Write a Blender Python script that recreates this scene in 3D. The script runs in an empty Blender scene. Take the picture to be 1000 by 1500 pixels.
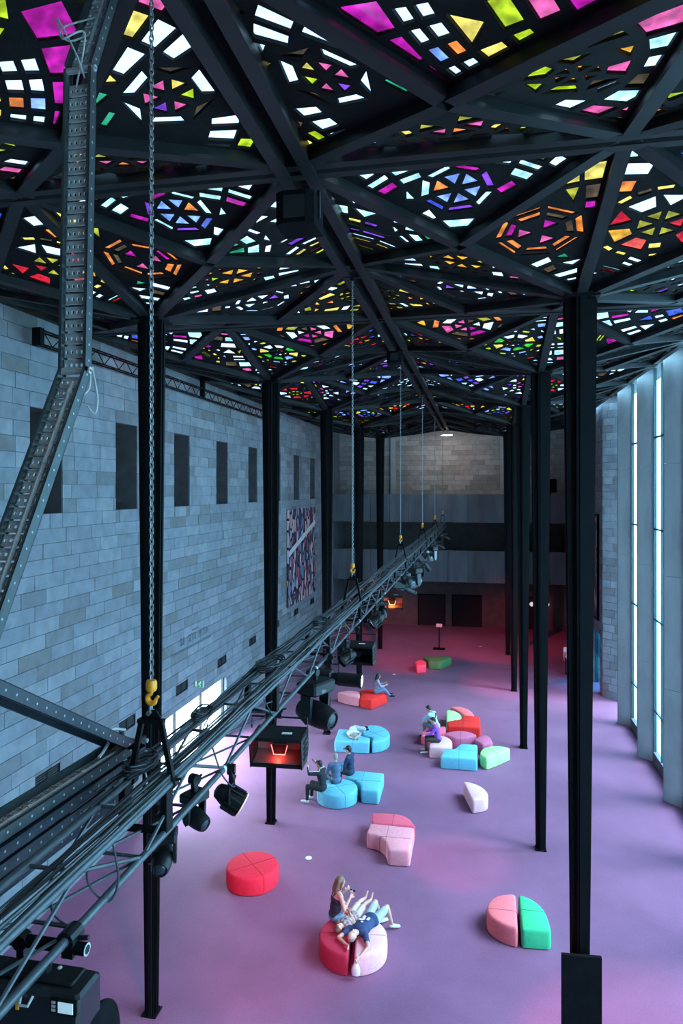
import bpy, bmesh, math, random
from mathutils import Vector, Matrix, Quaternion
from mathutils.geometry import tessellate_polygon
SC = bpy.context.scene
COL = SC.collection
PI = math.pi
rnd = random.Random(7)

# ------------------------------------------------------------------ camera, sky, exposure
cam_d = bpy.data.cameras.new('camera'); cam = bpy.data.objects.new('camera', cam_d); COL.objects.link(cam)
cam.location = (2.1207, 0.0, 9.4166); cam.rotation_euler = (PI/2, 0, 0.1985)
cam_d.sensor_fit = 'VERTICAL'; cam_d.sensor_height = 36.0; cam_d.sensor_width = 24.0
cam_d.lens = 1008.99/1500*36.0; cam_d.shift_y = -0.02204
cam_d.clip_start = 0.05; cam_d.clip_end = 400
SC.camera = cam
SKY = (0.34, 0.69, 1.0); SKY_S = 9.2
w = bpy.data.worlds.new('sky'); SC.world = w; w.use_nodes = True
bg = w.node_tree.nodes['Background']; bg.inputs[0].default_value = (*SKY, 1); bg.inputs[1].default_value = SKY_S
sd = bpy.data.lights.new('bright_east_sky', 'SUN'); sd.energy = 9.0; sd.angle = math.radians(34); sd.color = (.58, .85, 1)
so = bpy.data.objects.new('bright_east_sky', sd); COL.objects.link(so); so.rotation_euler = Vector((-1, .08, -1.15)).to_track_quat('-Z', 'Y').to_euler()
vs = SC.view_settings; vs.view_transform = 'Standard'; vs.look = 'None'; vs.gamma = 1.0; vs.exposure = 0.06; vs.use_curve_mapping = False
SC.cycles.use_denoising = True; SC.cycles.max_bounces = 7; SC.cycles.diffuse_bounces = 5; SC.cycles.transparent_max_bounces = 12
SC.cycles.sample_clamp_indirect = 6.0; SC.cycles.caustics_reflective = False; SC.cycles.caustics_refractive = False

# beams of the show lights on the truss: place, target, watts, colour, angle
RED_BEAM = (1, .08, .25)
SPOTS = [((.32, 4.5, 6.5), (-1.9, 14.2, 0), 2000, RED_BEAM, .42), ((.12, 6.75, 6.5), (-4.0, 14.5, 0), 900, RED_BEAM, .7), ((.2, 10.8, 6.5), (4.6, 12.6, 0), 1700, RED_BEAM, .5),
         ((.12, 15.9, 6.5), (1.6, 17.6, 0), 800, RED_BEAM, .45), ((.3, 26.2, 6.4), (-2.6, 41, 0), 7000, (1, .03, .10), .5), ((.3, 33.2, 6.4), (3.6, 43, 0), 3000, (1, .03, .10), .75), ((.3, 30.2, 6.4), (4.6, 35, 0), 1500, (1, .06, .16), .9)]

# ------------------------------------------------------------------ materials
MATS = {}
def nodes_of(m):
    m.use_nodes = True
    nt = m.node_tree
    return nt, nt.nodes, nt.links
def mat(name, col, rough=0.6, metal=0.0, var=0.12, scale=6.0, bump=0.0, bscale=60.0, emit=None, es=0.0, spec=0.5, stretch=None):
    """Principled material whose colour wanders with object-space noise."""
    if name in MATS: return MATS[name]
    m = bpy.data.materials.new(name); nt, N, L = nodes_of(m)
    b = N['Principled BSDF']
    b.inputs['Roughness'].default_value = rough; b.inputs['Metallic'].default_value = metal
    b.inputs['Specular IOR Level'].default_value = spec
    tc = N.new('ShaderNodeTexCoord'); mp = N.new('ShaderNodeMapping'); L.new(tc.outputs['Object'], mp.inputs[0])
    if stretch: mp.inputs['Scale'].default_value = stretch
    nz = N.new('ShaderNodeTexNoise'); nz.inputs['Scale'].default_value = scale; nz.inputs['Detail'].default_value = 5
    L.new(mp.outputs[0], nz.inputs['Vector'])
    cr = N.new('ShaderNodeValToRGB'); L.new(nz.outputs[0], cr.inputs[0])
    a, c = cr.color_ramp.elements
    a.position, c.position = 0.3, 0.7
    a.color = (*[max(0, x*(1-var)) for x in col], 1); c.color = (*[min(1, x*(1+var)) for x in col], 1)
    L.new(cr.outputs[0], b.inputs['Base Color'])
    if bump:
        n2 = N.new('ShaderNodeTexNoise'); n2.inputs['Scale'].default_value = bscale; n2.inputs['Detail'].default_value = 4
        L.new(tc.outputs['Object'], n2.inputs['Vector'])
        bp = N.new('ShaderNodeBump'); bp.inputs['Strength'].default_value = bump; bp.inputs['Distance'].default_value = 0.02
        L.new(n2.outputs[0], bp.inputs['Height']); L.new(bp.outputs[0], b.inputs['Normal'])
    if emit:
        b.inputs['Emission Color'].default_value = (*emit, 1); b.inputs['Emission Strength'].default_value = es
    MATS[name] = m
    return m
def glass(name, tint, var=0.25):
    """Flat coloured slab glass: lets tinted daylight through, with a weak surface gloss."""
    if name in MATS: return MATS[name]
    m = bpy.data.materials.new(name); nt, N, L = nodes_of(m)
    N.remove(N['Principled BSDF']); out = N['Material Output']
    tc = N.new('ShaderNodeTexCoord'); nz = N.new('ShaderNodeTexNoise'); nz.inputs['Scale'].default_value = 7.0; nz.inputs['Detail'].default_value = 3
    L.new(tc.outputs['Object'], nz.inputs['Vector'])
    cr = N.new('ShaderNodeValToRGB'); L.new(nz.outputs[0], cr.inputs[0])
    a, c = cr.color_ramp.elements; a.position, c.position = 0.35, 0.7
    a.color = (*[x*(1-var) for x in tint], 1); c.color = (*[min(1, x*(1+var)) for x in tint], 1)
    t = N.new('ShaderNodeBsdfTransparent'); L.new(cr.outputs[0], t.inputs[0])
    g = N.new('ShaderNodeBsdfGlossy'); g.inputs['Roughness'].default_value = 0.15; g.inputs[0].default_value = (.8, .8, .8, 1)
    mx = N.new('ShaderNodeMixShader'); mx.inputs[0].default_value = 0.04
    L.new(t.outputs[0], mx.inputs[1]); L.new(g.outputs[0], mx.inputs[2]); L.new(mx.outputs[0], out.inputs[0])
    MATS[name] = m
    return m
BLACK = mat('black_steel', (.005, .0055, .006), .5, 0, .2, 4, spec=.10)
BEAM = mat('beam_paint', (.012, .0135, .0145), .5, 0, .2, 3, spec=.22)
PANEL = mat('dark_ceiling_matrix', (.006, .0065, .007), .8, 0, .3, 9, .2, 40, spec=.15)
MATTE = mat('matte_black', (.005, .005, .006), .8, 0, .3, 8, spec=.06)
FIXT = mat('black_lamp_housing', (.007, .0075, .008), .42, 0, .25, 12, spec=.3)
DARK = mat('dark_void', (.008, .008, .009), .9, 0, .2, 3)
TRUSS = mat('dark_truss_paint', (.07, .085, .095), .36, .3, .25, 9)
CABLE = mat('cable_rubber', (.012, .015, .017), .45, 0, .35, 10)
CABLES = [CABLE, mat('cable_rubber_grey', (.06, .072, .08), .5, 0, .2, 10), mat('cable_rubber_dark', (.028, .034, .038), .4, 0, .2, 10)]
GALV = mat('galvanised_steel', (.40, .39, .37), .45, .0, .2, 14)
RAIL = mat('tray_rail_steel', (.045, .055, .058), .4, .4, .2, 9)
TRAYB = mat('navy_tray_steel', (.016, .022, .034), .42, .2, .2, 9)
CHAIN = mat('chain_steel', (.25, .25, .245), .34, .7, .2, 20)
YELLOW = mat('yellow_hook_paint', (.85, .30, .01), .4, .1, .12, 20)
WHITEP = mat('white_plastic', (.8, .8, .8), .4, 0, .05, 10)
CONC = mat('pale_concrete', (.33, .37, .37), .75, 0, .22, 1.5, .15, 30, stretch=(1, 1, .35))
STONES = [mat('bluestone_%s' % n, c, .78, 0, .16, 3.5, .2, 50) for n, c in
          (('mid', (.19, .215, .235)), ('pale', (.235, .26, .28)), ('grey', (.165, .18, .19)), ('warm', (.165, .17, .168)), ('cool', (.205, .235, .26)))]
JOINT = mat('stone_joint', (.13, .14, .15), .9, 0, .15, 8)
ESTONES = [mat('brownstone_%s' % n, c, .8, 0, .16, 3.5, .2, 50) for n, c in
           (('mid', (.25, .225, .205)), ('pale', (.30, .27, .245)), ('dark', (.20, .18, .165)))]
PARA = mat('parapet_concrete', (.12, .135, .15), .8, 0, .25, 1.6, .1, 30, stretch=(1.2, 1, .25))
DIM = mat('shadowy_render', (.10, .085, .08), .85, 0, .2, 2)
def carpet():
    m = bpy.data.materials.new('purple_carpet'); nt, N, L = nodes_of(m); b = N['Principled BSDF']
    b.inputs['Roughness'].default_value = .72; b.inputs['Specular IOR Level'].default_value = .2
    b.inputs['Sheen Weight'].default_value = .09; b.inputs['Sheen Roughness'].default_value = .45
    tc = N.new('ShaderNodeTexCoord')
    n1 = N.new('ShaderNodeTexNoise'); n1.inputs['Scale'].default_value = .35; n1.inputs['Detail'].default_value = 6; n1.inputs['Roughness'].default_value = .6
    n2 = N.new('ShaderNodeTexNoise'); n2.inputs['Scale'].default_value = 28; n2.inputs['Detail'].default_value = 4
    for n in (n1, n2): L.new(tc.outputs['Object'], n.inputs['Vector'])
    cr = N.new('ShaderNodeValToRGB'); L.new(n1.outputs[0], cr.inputs[0])
    a, c = cr.color_ramp.elements; a.position, c.position = .3, .72
    a.color = (.235, .082, .165, 1); c.color = (.35, .125, .25, 1)
    mx = N.new('ShaderNodeMix'); mx.data_type = 'RGBA'; mx.blend_type = 'MULTIPLY'; mx.inputs[0].default_value = .35
    L.new(cr.outputs[0], mx.inputs[6]); L.new(n2.outputs[0], mx.inputs[7]); L.new(mx.outputs[2], b.inputs['Base Color'])
    bp = N.new('ShaderNodeBump'); bp.inputs['Strength'].default_value = .4; bp.inputs['Distance'].default_value = .02
    n3 = N.new('ShaderNodeTexNoise'); n3.inputs['Scale'].default_value = 160; L.new(tc.outputs['Object'], n3.inputs['Vector'])
    L.new(n3.outputs[0], bp.inputs['Height']); L.new(bp.outputs[0], b.inputs['Normal'])
    return m
CARPET = carpet()
def mosaic(name, seedv, cols):
    """Abstract mosaic print: stretched cells in flat colours divided by dark lines."""
    m = bpy.data.materials.new(name); nt, N, L = nodes_of(m); b = N['Principled BSDF']; b.inputs['Roughness'].default_value = .6
    tc = N.new('ShaderNodeTexCoord'); mp = N.new('ShaderNodeMapping'); L.new(tc.outputs['Object'], mp.inputs[0])
    mp.inputs['Scale'].default_value = (1, 3.0, 1.15); mp.inputs['Location'].default_value = (seedv, seedv*1.7, seedv*.6); mp.inputs['Rotation'].default_value = (.18, 0, 0)
    v1 = N.new('ShaderNodeTexVoronoi'); v1.inputs['Scale'].default_value = 1.15
    v2 = N.new('ShaderNodeTexVoronoi'); v2.feature = 'DISTANCE_TO_EDGE'; v2.inputs['Scale'].default_value = 1.15
    for v in (v1, v2): L.new(mp.outputs[0], v.inputs['Vector'])
    cr = N.new('ShaderNodeValToRGB'); cr.color_ramp.interpolation = 'CONSTANT'
    sp = N.new('ShaderNodeSeparateColor'); L.new(v1.outputs['Color'], sp.inputs[0]); L.new(sp.outputs[0], cr.inputs[0])
    els = cr.color_ramp.elements
    while len(els) < len(cols): els.new(.5)
    for i, c in enumerate(cols): els[i].position = i/len(cols); els[i].color = (*c, 1)
    ed = N.new('ShaderNodeMath'); ed.operation = 'GREATER_THAN'; ed.inputs[1].default_value = .085; L.new(v2.outputs['Distance'], ed.inputs[0])
    mx = N.new('ShaderNodeMix'); mx.data_type = 'RGBA'; L.new(ed.outputs[0], mx.inputs[0]); mx.inputs[6].default_value = (.02, .015, .03, 1)
    L.new(cr.outputs[0], mx.inputs[7]); L.new(mx.outputs[2], b.inputs['Base Color'])
    return m

# ------------------------------------------------------------------ mesh helpers
class MB:
    """Collects shapes and links them as ONE mesh object."""
    def __init__(s): s.v, s.f, s.mi = [], [], []
    def add(s, vs, fs, mi=0):
        o = len(s.v); s.v += [tuple(p) for p in vs]
        s.f += [tuple(i+o for i in f) for f in fs]; s.mi += [mi]*len(fs); return s
    def box(s, lo, hi, mi=0, M=None):
        x0, y0, z0 = lo; x1, y1, z1 = hi
        vs = [Vector(p) for p in ((x0,y0,z0),(x1,y0,z0),(x1,y1,z0),(x0,y1,z0),(x0,y0,z1),(x1,y0,z1),(x1,y1,z1),(x0,y1,z1))]
        if M is not None: vs = [M @ p for p in vs]
        return s.add(vs, [(0,3,2,1),(4,5,6,7),(0,1,5,4),(1,2,6,5),(2,3,7,6),(3,0,4,7)], mi)
    def cbox(s, lo, hi, b=.01, mi=0, M=None):
        """box with chamfered edges along z and top/bottom"""
        x0, y0, z0 = lo; x1, y1, z1 = hi
        def ring(z, i):
            return [(x0+b+i,y0+i,z),(x1-b-i,y0+i,z),(x1-i,y0+b+i,z),(x1-i,y1-b-i,z),(x1-b-i,y1-i,z),(x0+b+i,y1-i,z),(x0+i,y1-b-i,z),(x0+i,y0+b+i,z)]
        R = [ring(z0, b), ring(z0+b, 0), ring(z1-b, 0), ring(z1, b)]
        vs = [Vector(p) for r in R for p in r]
        if M is not None: vs = [M @ p for p in vs]
        fs = [tuple(range(7,-1,-1)), tuple(range(24,32))]
        for k in range(3):
            for i in range(8):
                j = (i+1) % 8; fs.append((k*8+i, k*8+j, k*8+8+j, k*8+8+i))
        return s.add(vs, fs, mi)
    def tube(s, pts, r, n=8, mi=0, cap=True, r2=None, closed=False):
        pts = [Vector(p) for p in pts]; m = len(pts)
        if m < 2: return s
        vs, fs = [], []; nrm = None
        for i, p in enumerate(pts):
            if closed: t = pts[(i+1) % m] - pts[i-1]
            else: t = pts[min(i+1, m-1)] - pts[max(i-1, 0)]
            if t.length < 1e-9: t = Vector((0,0,1))
            t.normalize()
            if nrm is None:
                nrm = t.orthogonal().normalized()
            else:
                nrm = nrm - t*nrm.dot(t)
                nrm = nrm.normalized() if nrm.length > 1e-6 else t.orthogonal().normalized()
            bn = t.cross(nrm); rr = r if r2 is None else r+(r2-r)*i/(m-1)
            for k in range(n):
                a = 2*PI*k/n; vs.append(p + nrm*math.cos(a)*rr + bn*math.sin(a)*rr)
        for i in range(m if closed else m-1):
            i2 = (i+1) % m
            for k in range(n):
                k2 = (k+1) % n; fs.append((i*n+k, i*n+k2, i2*n+k2, i2*n+k))
        if cap and not closed:
            fs.append(tuple(range(n-1,-1,-1))); fs.append(tuple(range((m-1)*n, m*n)))
        return s.add(vs, fs, mi)
    def prism(s, poly, z0, z1, mi=0, M=None, sc=1.0):
        """poly in xy, extruded along z; sc scales the lower ring about the origin"""
        n = len(poly)
        vs = [Vector((x*sc, y*sc, z0)) for x, y in poly] + [Vector((x, y, z1)) for x, y in poly]
        if M is not None: vs = [M @ p for p in vs]
        fs = [(i, (i+1) % n, n+(i+1) % n, n+i) for i in range(n)]
        tri = tessellate_polygon([[Vector((x, y, 0)) for x, y in poly]])
        fs += [(a+n, b+n, c+n) for a, b, c in tri] + [(c, b, a) for a, b, c in tri]
        return s.add(vs, fs, mi)
    def lathe(s, prof, n=16, mi=0, M=None):
        """prof: list of (r, z) revolved round z"""
        vs, fs = [], []
        for r, z in prof:
            for k in range(n):
                a = 2*PI*k/n; vs.append(Vector((r*math.cos(a), r*math.sin(a), z)))
        for i in range(len(prof)-1):
            for k in range(n):
                k2 = (k+1) % n; fs.append((i*n+k, i*n+k2, (i+1)*n+k2, (i+1)*n+k))
        fs.append(tuple(range(n-1,-1,-1))); fs.append(tuple(range((len(prof)-1)*n, len(prof)*n)))
        if M is not None: vs = [M @ p for p in vs]
        return s.add(vs, fs, mi)
    def ball(s, c, r, M=None, mi=0, nu=14, nv=9):
        rx, ry, rz = r if hasattr(r, '__len__') else (r, r, r)
        vs = [Vector((0,0,-rz))]; fs = []
        for j in range(1, nv):
            th = PI*j/nv
            for k in range(nu):
                a = 2*PI*k/nu; vs.append(Vector((rx*math.sin(th)*math.cos(a), ry*math.sin(th)*math.sin(a), -rz*math.cos(th))))
        vs.append(Vector((0,0,rz)))
        for k in range(nu):
            k2 = (k+1) % nu; fs.append((0, 1+k2, 1+k)); fs.append((len(vs)-1, 1+(nv-2)*nu+k, 1+(nv-2)*nu+k2))
            for j in range(nv-2): fs.append((1+j*nu+k, 1+j*nu+k2, 1+(j+1)*nu+k2, 1+(j+1)*nu+k))
        c = Vector(c)
        vs = [(M.to_3x3() @ p if M is not None else p) + c for p in vs]
        return s.add(vs, fs, mi)
    def cone(s, a, b, ra, rb, n=12, ends=True):
        """tapered limb from a to b, with round ends when ends is true"""
        s.tube([a, b], ra, n, r2=rb)
        if ends: s.ball(a, ra, nu=n, nv=8); s.ball(b, rb, nu=n, nv=8)
        return s
    def mesh(s, name, mats):
        me = bpy.data.meshes.new(name); me.from_pydata(s.v, [], s.f)
        for m in (mats if isinstance(mats, (list, tuple)) else [mats]): me.materials.append(m)
        if any(s.mi): me.polygons.foreach_set('material_index', s.mi)
        return me
    def build(s, name, mats, parent=None, smooth=False, **props):
        me = s.mesh(name, mats)
        if smooth:
            me.polygons.foreach_set('use_smooth', [True]*len(me.polygons))
            try: me.set_sharp_from_angle(angle=math.radians(42))
            except Exception: pass
        return link(name, me, parent, **props)
def link(name, data, parent=None, **props):
    o = bpy.data.objects.new(name, data); COL.objects.link(o)
    if parent is not None: o.parent = parent
    for k, v in props.items(): o[k] = v
    return o
def thing(name, label, cat, loc=(0,0,0), rz=0.0, group=None, rot=None):
    o = bpy.data.objects.new(name, None); COL.objects.link(o); o.location = loc
    o.rotation_euler = rot if rot is not None else (0, 0, rz)
    o.empty_display_size = .1
    o['label'] = label; o['category'] = cat
    if group: o['group'] = group
    return o
def struct(name, label=None, loc=(0,0,0)):
    o = bpy.data.objects.new(name, None); COL.objects.link(o); o.location = loc; o['kind'] = 'structure'; o.empty_display_size = .1
    if label: o['label'] = label
    return o
def aim(d, up=(0,0,1)):
    """rotation taking local +z to direction d"""
    return Vector(d).to_track_quat('Z', 'Y').to_matrix().to_4x4()
def T(x, y, z): return Matrix.Translation((x, y, z))
def text(name, body, size, loc, rot, m, parent=None, ext=.004):
    c = bpy.data.curves.new(name, 'FONT'); c.body = body; c.size = size; c.extrude = ext; c.align_x = 'CENTER'; c.align_y = 'CENTER'
    c.materials.append(m)
    tmp = bpy.data.objects.new('letters_curve', c); COL.objects.link(tmp)
    me = bpy.data.meshes.new_from_object(tmp.evaluated_get(bpy.context.evaluated_depsgraph_get())); bpy.data.objects.remove(tmp)
    o = link(name, me, parent); o.location = loc; o.rotation_euler = rot
    return o
# ------------------------------------------------------------------ setting: shell
XL, XR, XG, YB, YF, YE = -7.35, 7.57, 8.10, -6.75, 44.25, 48.0
ROWS = [4.257+7.229*k for k in range(-1, 6)]          # column rows; ROWS[2] is the nearest one in view
CX, HALF = 3.675, 3.6145
ZC, ZR = 12.5, 13.27
def floor_obj():
    b = MB(); b.box((-9.5, YB, -.3), (XG+.2, YE+.4, 0)); o = b.build('floor', CARPET); o['kind'] = 'structure'
floor_obj()
b = MB(); b.box((XG+.25, YB-10, -.6), (60, 70, -.1)); o = b.build('ground', mat('pale_paving', (.55,.55,.53), .9, 0, .1, .5)); o['kind'] = 'structure'
b = MB(); b.box((XL-1.6, YB-.4, 0), (XG+.3, YB, 14)); o = b.build('wall_back', STONES[2]); o['kind'] = 'structure'
b = MB(); b.box((XL, YB, 7.45), (XG-.4, -.25, 7.75)); o = b.build('trim_1', PARA); o['kind'] = 'structure'; o['label'] = 'mezzanine slab the picture is seen from'

def slabs(y0, y1, z0, z1, holes):
    """rectangles (y0,y1,z0,z1) covering the range outside the holes"""
    holes = [h for h in holes if h[3] > z0 and h[2] < z1 and h[1] > y0 and h[0] < y1]
    ys = sorted({y0, y1, *[min(max(h[i], y0), y1) for h in holes for i in (0, 1)]})
    out = []
    for a, c in zip(ys, ys[1:]):
        if c-a < 1e-4: continue
        cut = sorted((max(h[2], z0), min(h[3], z1)) for h in holes if h[0] < (a+c)/2 < h[1] and h[3] > z0 and h[2] < z1)
        z = z0
        for p, q in cut:
            if p > z: out.append((a, c, z, p))
            z = max(z, q)
        if z < z1: out.append((a, c, z, z1))
    return out
WINS = [(13.18+3.553*k, 13.18+3.553*k+1.17, 8.87, 11.2) for k in range(8)]
WINS = [(9.627, 10.797, 8.87, 11.2)] + WINS
DOORH = (18.5, 24.83, 0.0, 2.33)
VENTS = [(13.36+3.53*k, 14.26+3.53*k, 2.83, 3.15) for k in range(8)]
HOLES = WINS + [DOORH] + VENTS
wl = struct('wall_left')
b = MB()
for a, c, z, q in slabs(YB, YE, 0, 13.3, HOLES): b.box((XL-.35, a, z), (XL-.022, c, q))
b.build('wall_core', JOINT, wl)
def stones(parent, y0, y1, z0, z1, holes, mats, ch, bl, put, near, rs, x=0):
    """coursed blocks; PUT maps (lo,hi) wall coordinates to a box; the first NEAR are parts of their own, the rest one joined part"""
    R = random.Random(rs); lst = []
    k = 0; z = z0
    while z < z1-.02:
        zt = min(z+ch, z1); y = y0 - R.uniform(0, .6)*bl - (k % 2)*bl*.5
        while y < y1:
            L_ = bl*R.choice((.8, 1, 1, 1.05, 1.2)); a, c = max(y, y0), min(y+L_, y1); y += L_
            if c-a < .04: continue
            for p in slabs(a, c, z, zt, holes):
                if p[1]-p[0] > .03 and p[3]-p[2] > .03: lst.append(p)
        z += ch; k += 1
    lst.sort(key=lambda p: p[0])
    rest = MB(); n = 0; g = .007
    for p in lst:
        e = R.uniform(0, .008); mi = R.choices(range(len(mats)), (5, 3, 2, 1, 3)[:len(mats)])[0]
        if n < near:
            b = MB(); put(b, p[0]+g, p[1]-g, p[2]+g, p[3]-g, e, 0); b.build('stone_block', mats[mi], parent); n += 1
        else: put(rest, p[0]+g, p[1]-g, p[2]+g, p[3]-g, e, mi)
    if rest.v: rest.build('stone_blocks', mats, parent, kind='stuff')
def putL(b, y0, y1, z0, z1, e, mi): b.box((XL-.03, y0, z0), (XL+e, y1, z1), mi)
stones(wl, 10.6, YF+.2, .225-.3325+.0001, 13.25, HOLES, STONES, .3325, 1.07, putL, 296, 3)
b = MB()
for a, c, z, q in slabs(YB, 10.6, 0, 13.25, HOLES): b.box((XL-.03, a, z), (XL, c, q))
b.build('stone_face', STONES[0], wl)
# deep window niches in the left wall
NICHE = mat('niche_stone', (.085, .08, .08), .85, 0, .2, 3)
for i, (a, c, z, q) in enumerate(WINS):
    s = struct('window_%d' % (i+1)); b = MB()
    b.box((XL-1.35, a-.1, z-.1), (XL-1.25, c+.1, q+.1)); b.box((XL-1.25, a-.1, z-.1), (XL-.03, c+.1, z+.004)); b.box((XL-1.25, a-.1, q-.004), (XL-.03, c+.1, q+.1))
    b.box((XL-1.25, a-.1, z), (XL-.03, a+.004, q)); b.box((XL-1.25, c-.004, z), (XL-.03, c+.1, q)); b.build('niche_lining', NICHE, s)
    b = MB(); b.tube([(XL-.35, a+.02, z+.16), (XL-.35, c-.28, z+.16)], .03, 8); b.tube([(XL-.35, a+.15, z), (XL-.35, a+.15, z+.16)], .012, 6); b.tube([(XL-.35, c-.32, z), (XL-.35, c-.32, z+.16)], .012, 6)
    b.build('sill_rail', FIXT, s)
# air vents
VL = ['behind the folded cable trays', 'left of the nearest left-hand column', 'above the bright doorway, left of the exit sign', 'above the bright doorway, right of the exit sign',
      'left of the second left-hand column', 'behind the second left-hand column', 'under the left half of the mosaic panel', 'under the right half of the mosaic panel']
for i, (a, c, z, q) in enumerate(VENTS):
    t = thing('air_vent', 'dark slotted vent in the stone wall, ' + VL[i], 'vent', (XL, (a+c)/2, z), group='air vents in the stone wall')
    h = (c-a)/2; H = q-z
    b = MB(); b.box((-.16, -h, 0), (-.13, h, H)); b.build('backing', mat('vent_back', (.03, .032, .034), .8, 0, .2, 6), t)
    b = MB()
    for lo, hi in (((-.14, -h, 0), (-.002, -h+.025, H)), ((-.14, h-.025, 0), (-.002, h, H)), ((-.14, -h+.025, 0), (-.002, h-.025, .025)), ((-.14, -h+.025, H-.025), (-.002, h-.025, H)), ((-.1, -.012, .025), (-.01, .012, H-.025))): b.box(lo, hi)
    b.build('frame', FIXT, t)
    for k in range(5):
        zz = .05+k*.05; b = MB(); b.box((-.07, -h+.025, zz), (-.02, h-.025, zz+.016), M=Matrix.Identity(4)); b.build('slat', mat('vent_slat', (.07, .08, .08), .6, .2, .2, 6), t)
# bright doorway with a lit white lobby behind it
s = struct('door_1')
a, c, _, q = DOORH; LOB = mat('white_lobby', (.8, .8, .8), .8, 0, .03, 2)
b = MB(); b.box((XL-3.2, a-.4, -.05), (XL-3.1, c+.4, 2.7)); b.box((XL-3.1, a-.4, 2.6), (XL-.35, c+.4, 2.7)); b.box((XL-3.1, a-.4, 0), (XL-.35, a-.3, 2.6)); b.box((XL-3.1, c+.3, 0), (XL-.35, c+.4, 2.6)); b.box((XL-3.1, a-.3, -.05), (XL-.35, c+.3, .004))
b.build('lobby_walls', LOB, s)
b = MB(); fr = .04
b.box((XL-.2, a, q-fr), (XL-.1, c, q)); 
for y in (a, a+2.1, a+4.2, c-fr): b.box((XL-.2, y, 0), (XL-.1, y+fr, q-fr))
b.build('door_frame', FIXT, s)
for k in range(3):
    y0 = a+2.1*k+fr+.01; y1 = (a+2.1*(k+1)-.01) if k < 2 else c-fr-.01
    b = MB(); b.box((XL-.16, y0, .02), (XL-.145, y1, q-fr-.01)); b.build('glass_leaf', glass('clear_glass', (.92, .95, .96), .02), s)
for k in range(3):
    ld = bpy.data.lights.new('lobby_light', 'AREA'); ld.shape = 'RECTANGLE'; ld.size = 1.6; ld.size_y = 1.2; ld.energy = 1000; ld.color = (.62, .86, 1)
    o = bpy.data.objects.new('lobby_light', ld); COL.objects.link(o); o.location = (XL-1.6, a+1.1+2.0*k, 2.55)
# exit sign
t = thing('exit_sign', 'green exit sign box with white running figure, above the bright doorway', 'sign', (XL+.16, 21.9, 2.72))
b = MB(); b.cbox((-.16, -.045, 0), (.16, .045, .24), .012); b.build('sign_box', mat('sign_case', (.55, .6, .58), .5, 0, .05, 5), t)
for sg in (-1, 1):
    b = MB(); b.box((-.14, sg*.046-.004, .02), (.14, sg*.046+.004, .22)); b.build('sign_face', mat('exit_green', (0, .35, .16), .5, 0, .05, 5, emit=(0, .5, .2), es=.15), t)
WEM = mat('exit_white', (.9, .9, .9), .5, 0, .02, 5, emit=(.9, 1, .95), es=.3)
b = MB(); y = -.053
b.ball((.07, y, .2), (.018, .004, .018)); b.tube([(.06, y, .18), (.03, y, .12)], .013, 6); b.tube([(.03, y, .12), (.06, y, .09), (.05, y, .04)], .01, 6); b.tube([(.03, y, .12), (-.01, y, .09), (-.05, y, .09)], .01, 6)
b.tube([(.055, y, .17), (.09, y, .14)], .008, 6); b.tube([(.05, y, .17), (.01, y, .17), (-.01, y, .14)], .008, 6); b.box((-.12, y-.003, .04), (-.07, y+.003, .21)); b.build('running_figure', WEM, t)
# engraved lettering
ENG = mat('engraved_letters', (.10, .125, .15), .9, 0, .1, 10)
t = thing('wall_lettering', 'faint engraved lettering with two rules cut into the left stone wall', 'lettering', (XL+.012, 21.75, 4.4))
for wd, y in (('SUI', -.86), ('SETTS', -.08), ('FELTON', .86)): text('word', wd, .36, (0, y, .06), (PI/2, 0, PI/2), ENG, t).scale = (.66, 1, 1)
b = MB(); b.box((0, -1.6, -.26), (.006, 1.55, -.2)); b.build('long_rule', ENG, t)
b = MB(); b.box((0, -.1, .27), (.006, .42, .33)); b.build('short_rule', ENG, t)
# hanging mosaic panels (plain generic abstract prints)
PINKS = [(.62,.50,.50), (.46,.16,.20), (.06,.05,.08), (.55,.33,.34), (.16,.24,.36), (.07,.06,.10), (.60,.42,.40), (.34,.10,.14), (.10,.09,.13), (.36,.40,.48)]
t = thing('mosaic_panel', 'large pink, white and blue abstract mosaic panel hung on the left stone wall', 'artwork', (XL+.03, 36.0, 3.5))
b = MB(); b.box((.0, -2.88, 0), (.07, 2.88, 4.9)); b.build('canvas', mosaic('mosaic_print', 3.1, PINKS), t)
b = MB(); b.box((.07, -2.85, -.13), (.085, 2.85, .13), M=T(0, 0, 3.35) @ Matrix.Rotation(math.radians(14), 4, 'X')); b.build('diagonal_bar', mat('bar_white', (.62, .58, .58), .6, 0, .1, 4), t)
t = thing('mosaic_panel', 'tall dark-framed mosaic panel on the right stone wall, seen edge-on', 'artwork', (XR-.01, 35.0, 3.3))
b = MB(); b.box((-.07, -1.1, .05), (-.02, .95, 4.9)); b.build('canvas', mosaic('mosaic_print_red', 8.3, PINKS), t)
b = MB()
for lo, hi in (((-.1, -1.16, 0), (0, -1.1, 4.95)), ((-.1, .95, 0), (0, 1.01, 4.95)), ((-.1, -1.1, 0), (0, .95, .05)), ((-.1, -1.1, 4.9), (0, .95, 4.95))): b.box(lo, hi)
b.build('frame', MATTE, t)

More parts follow.
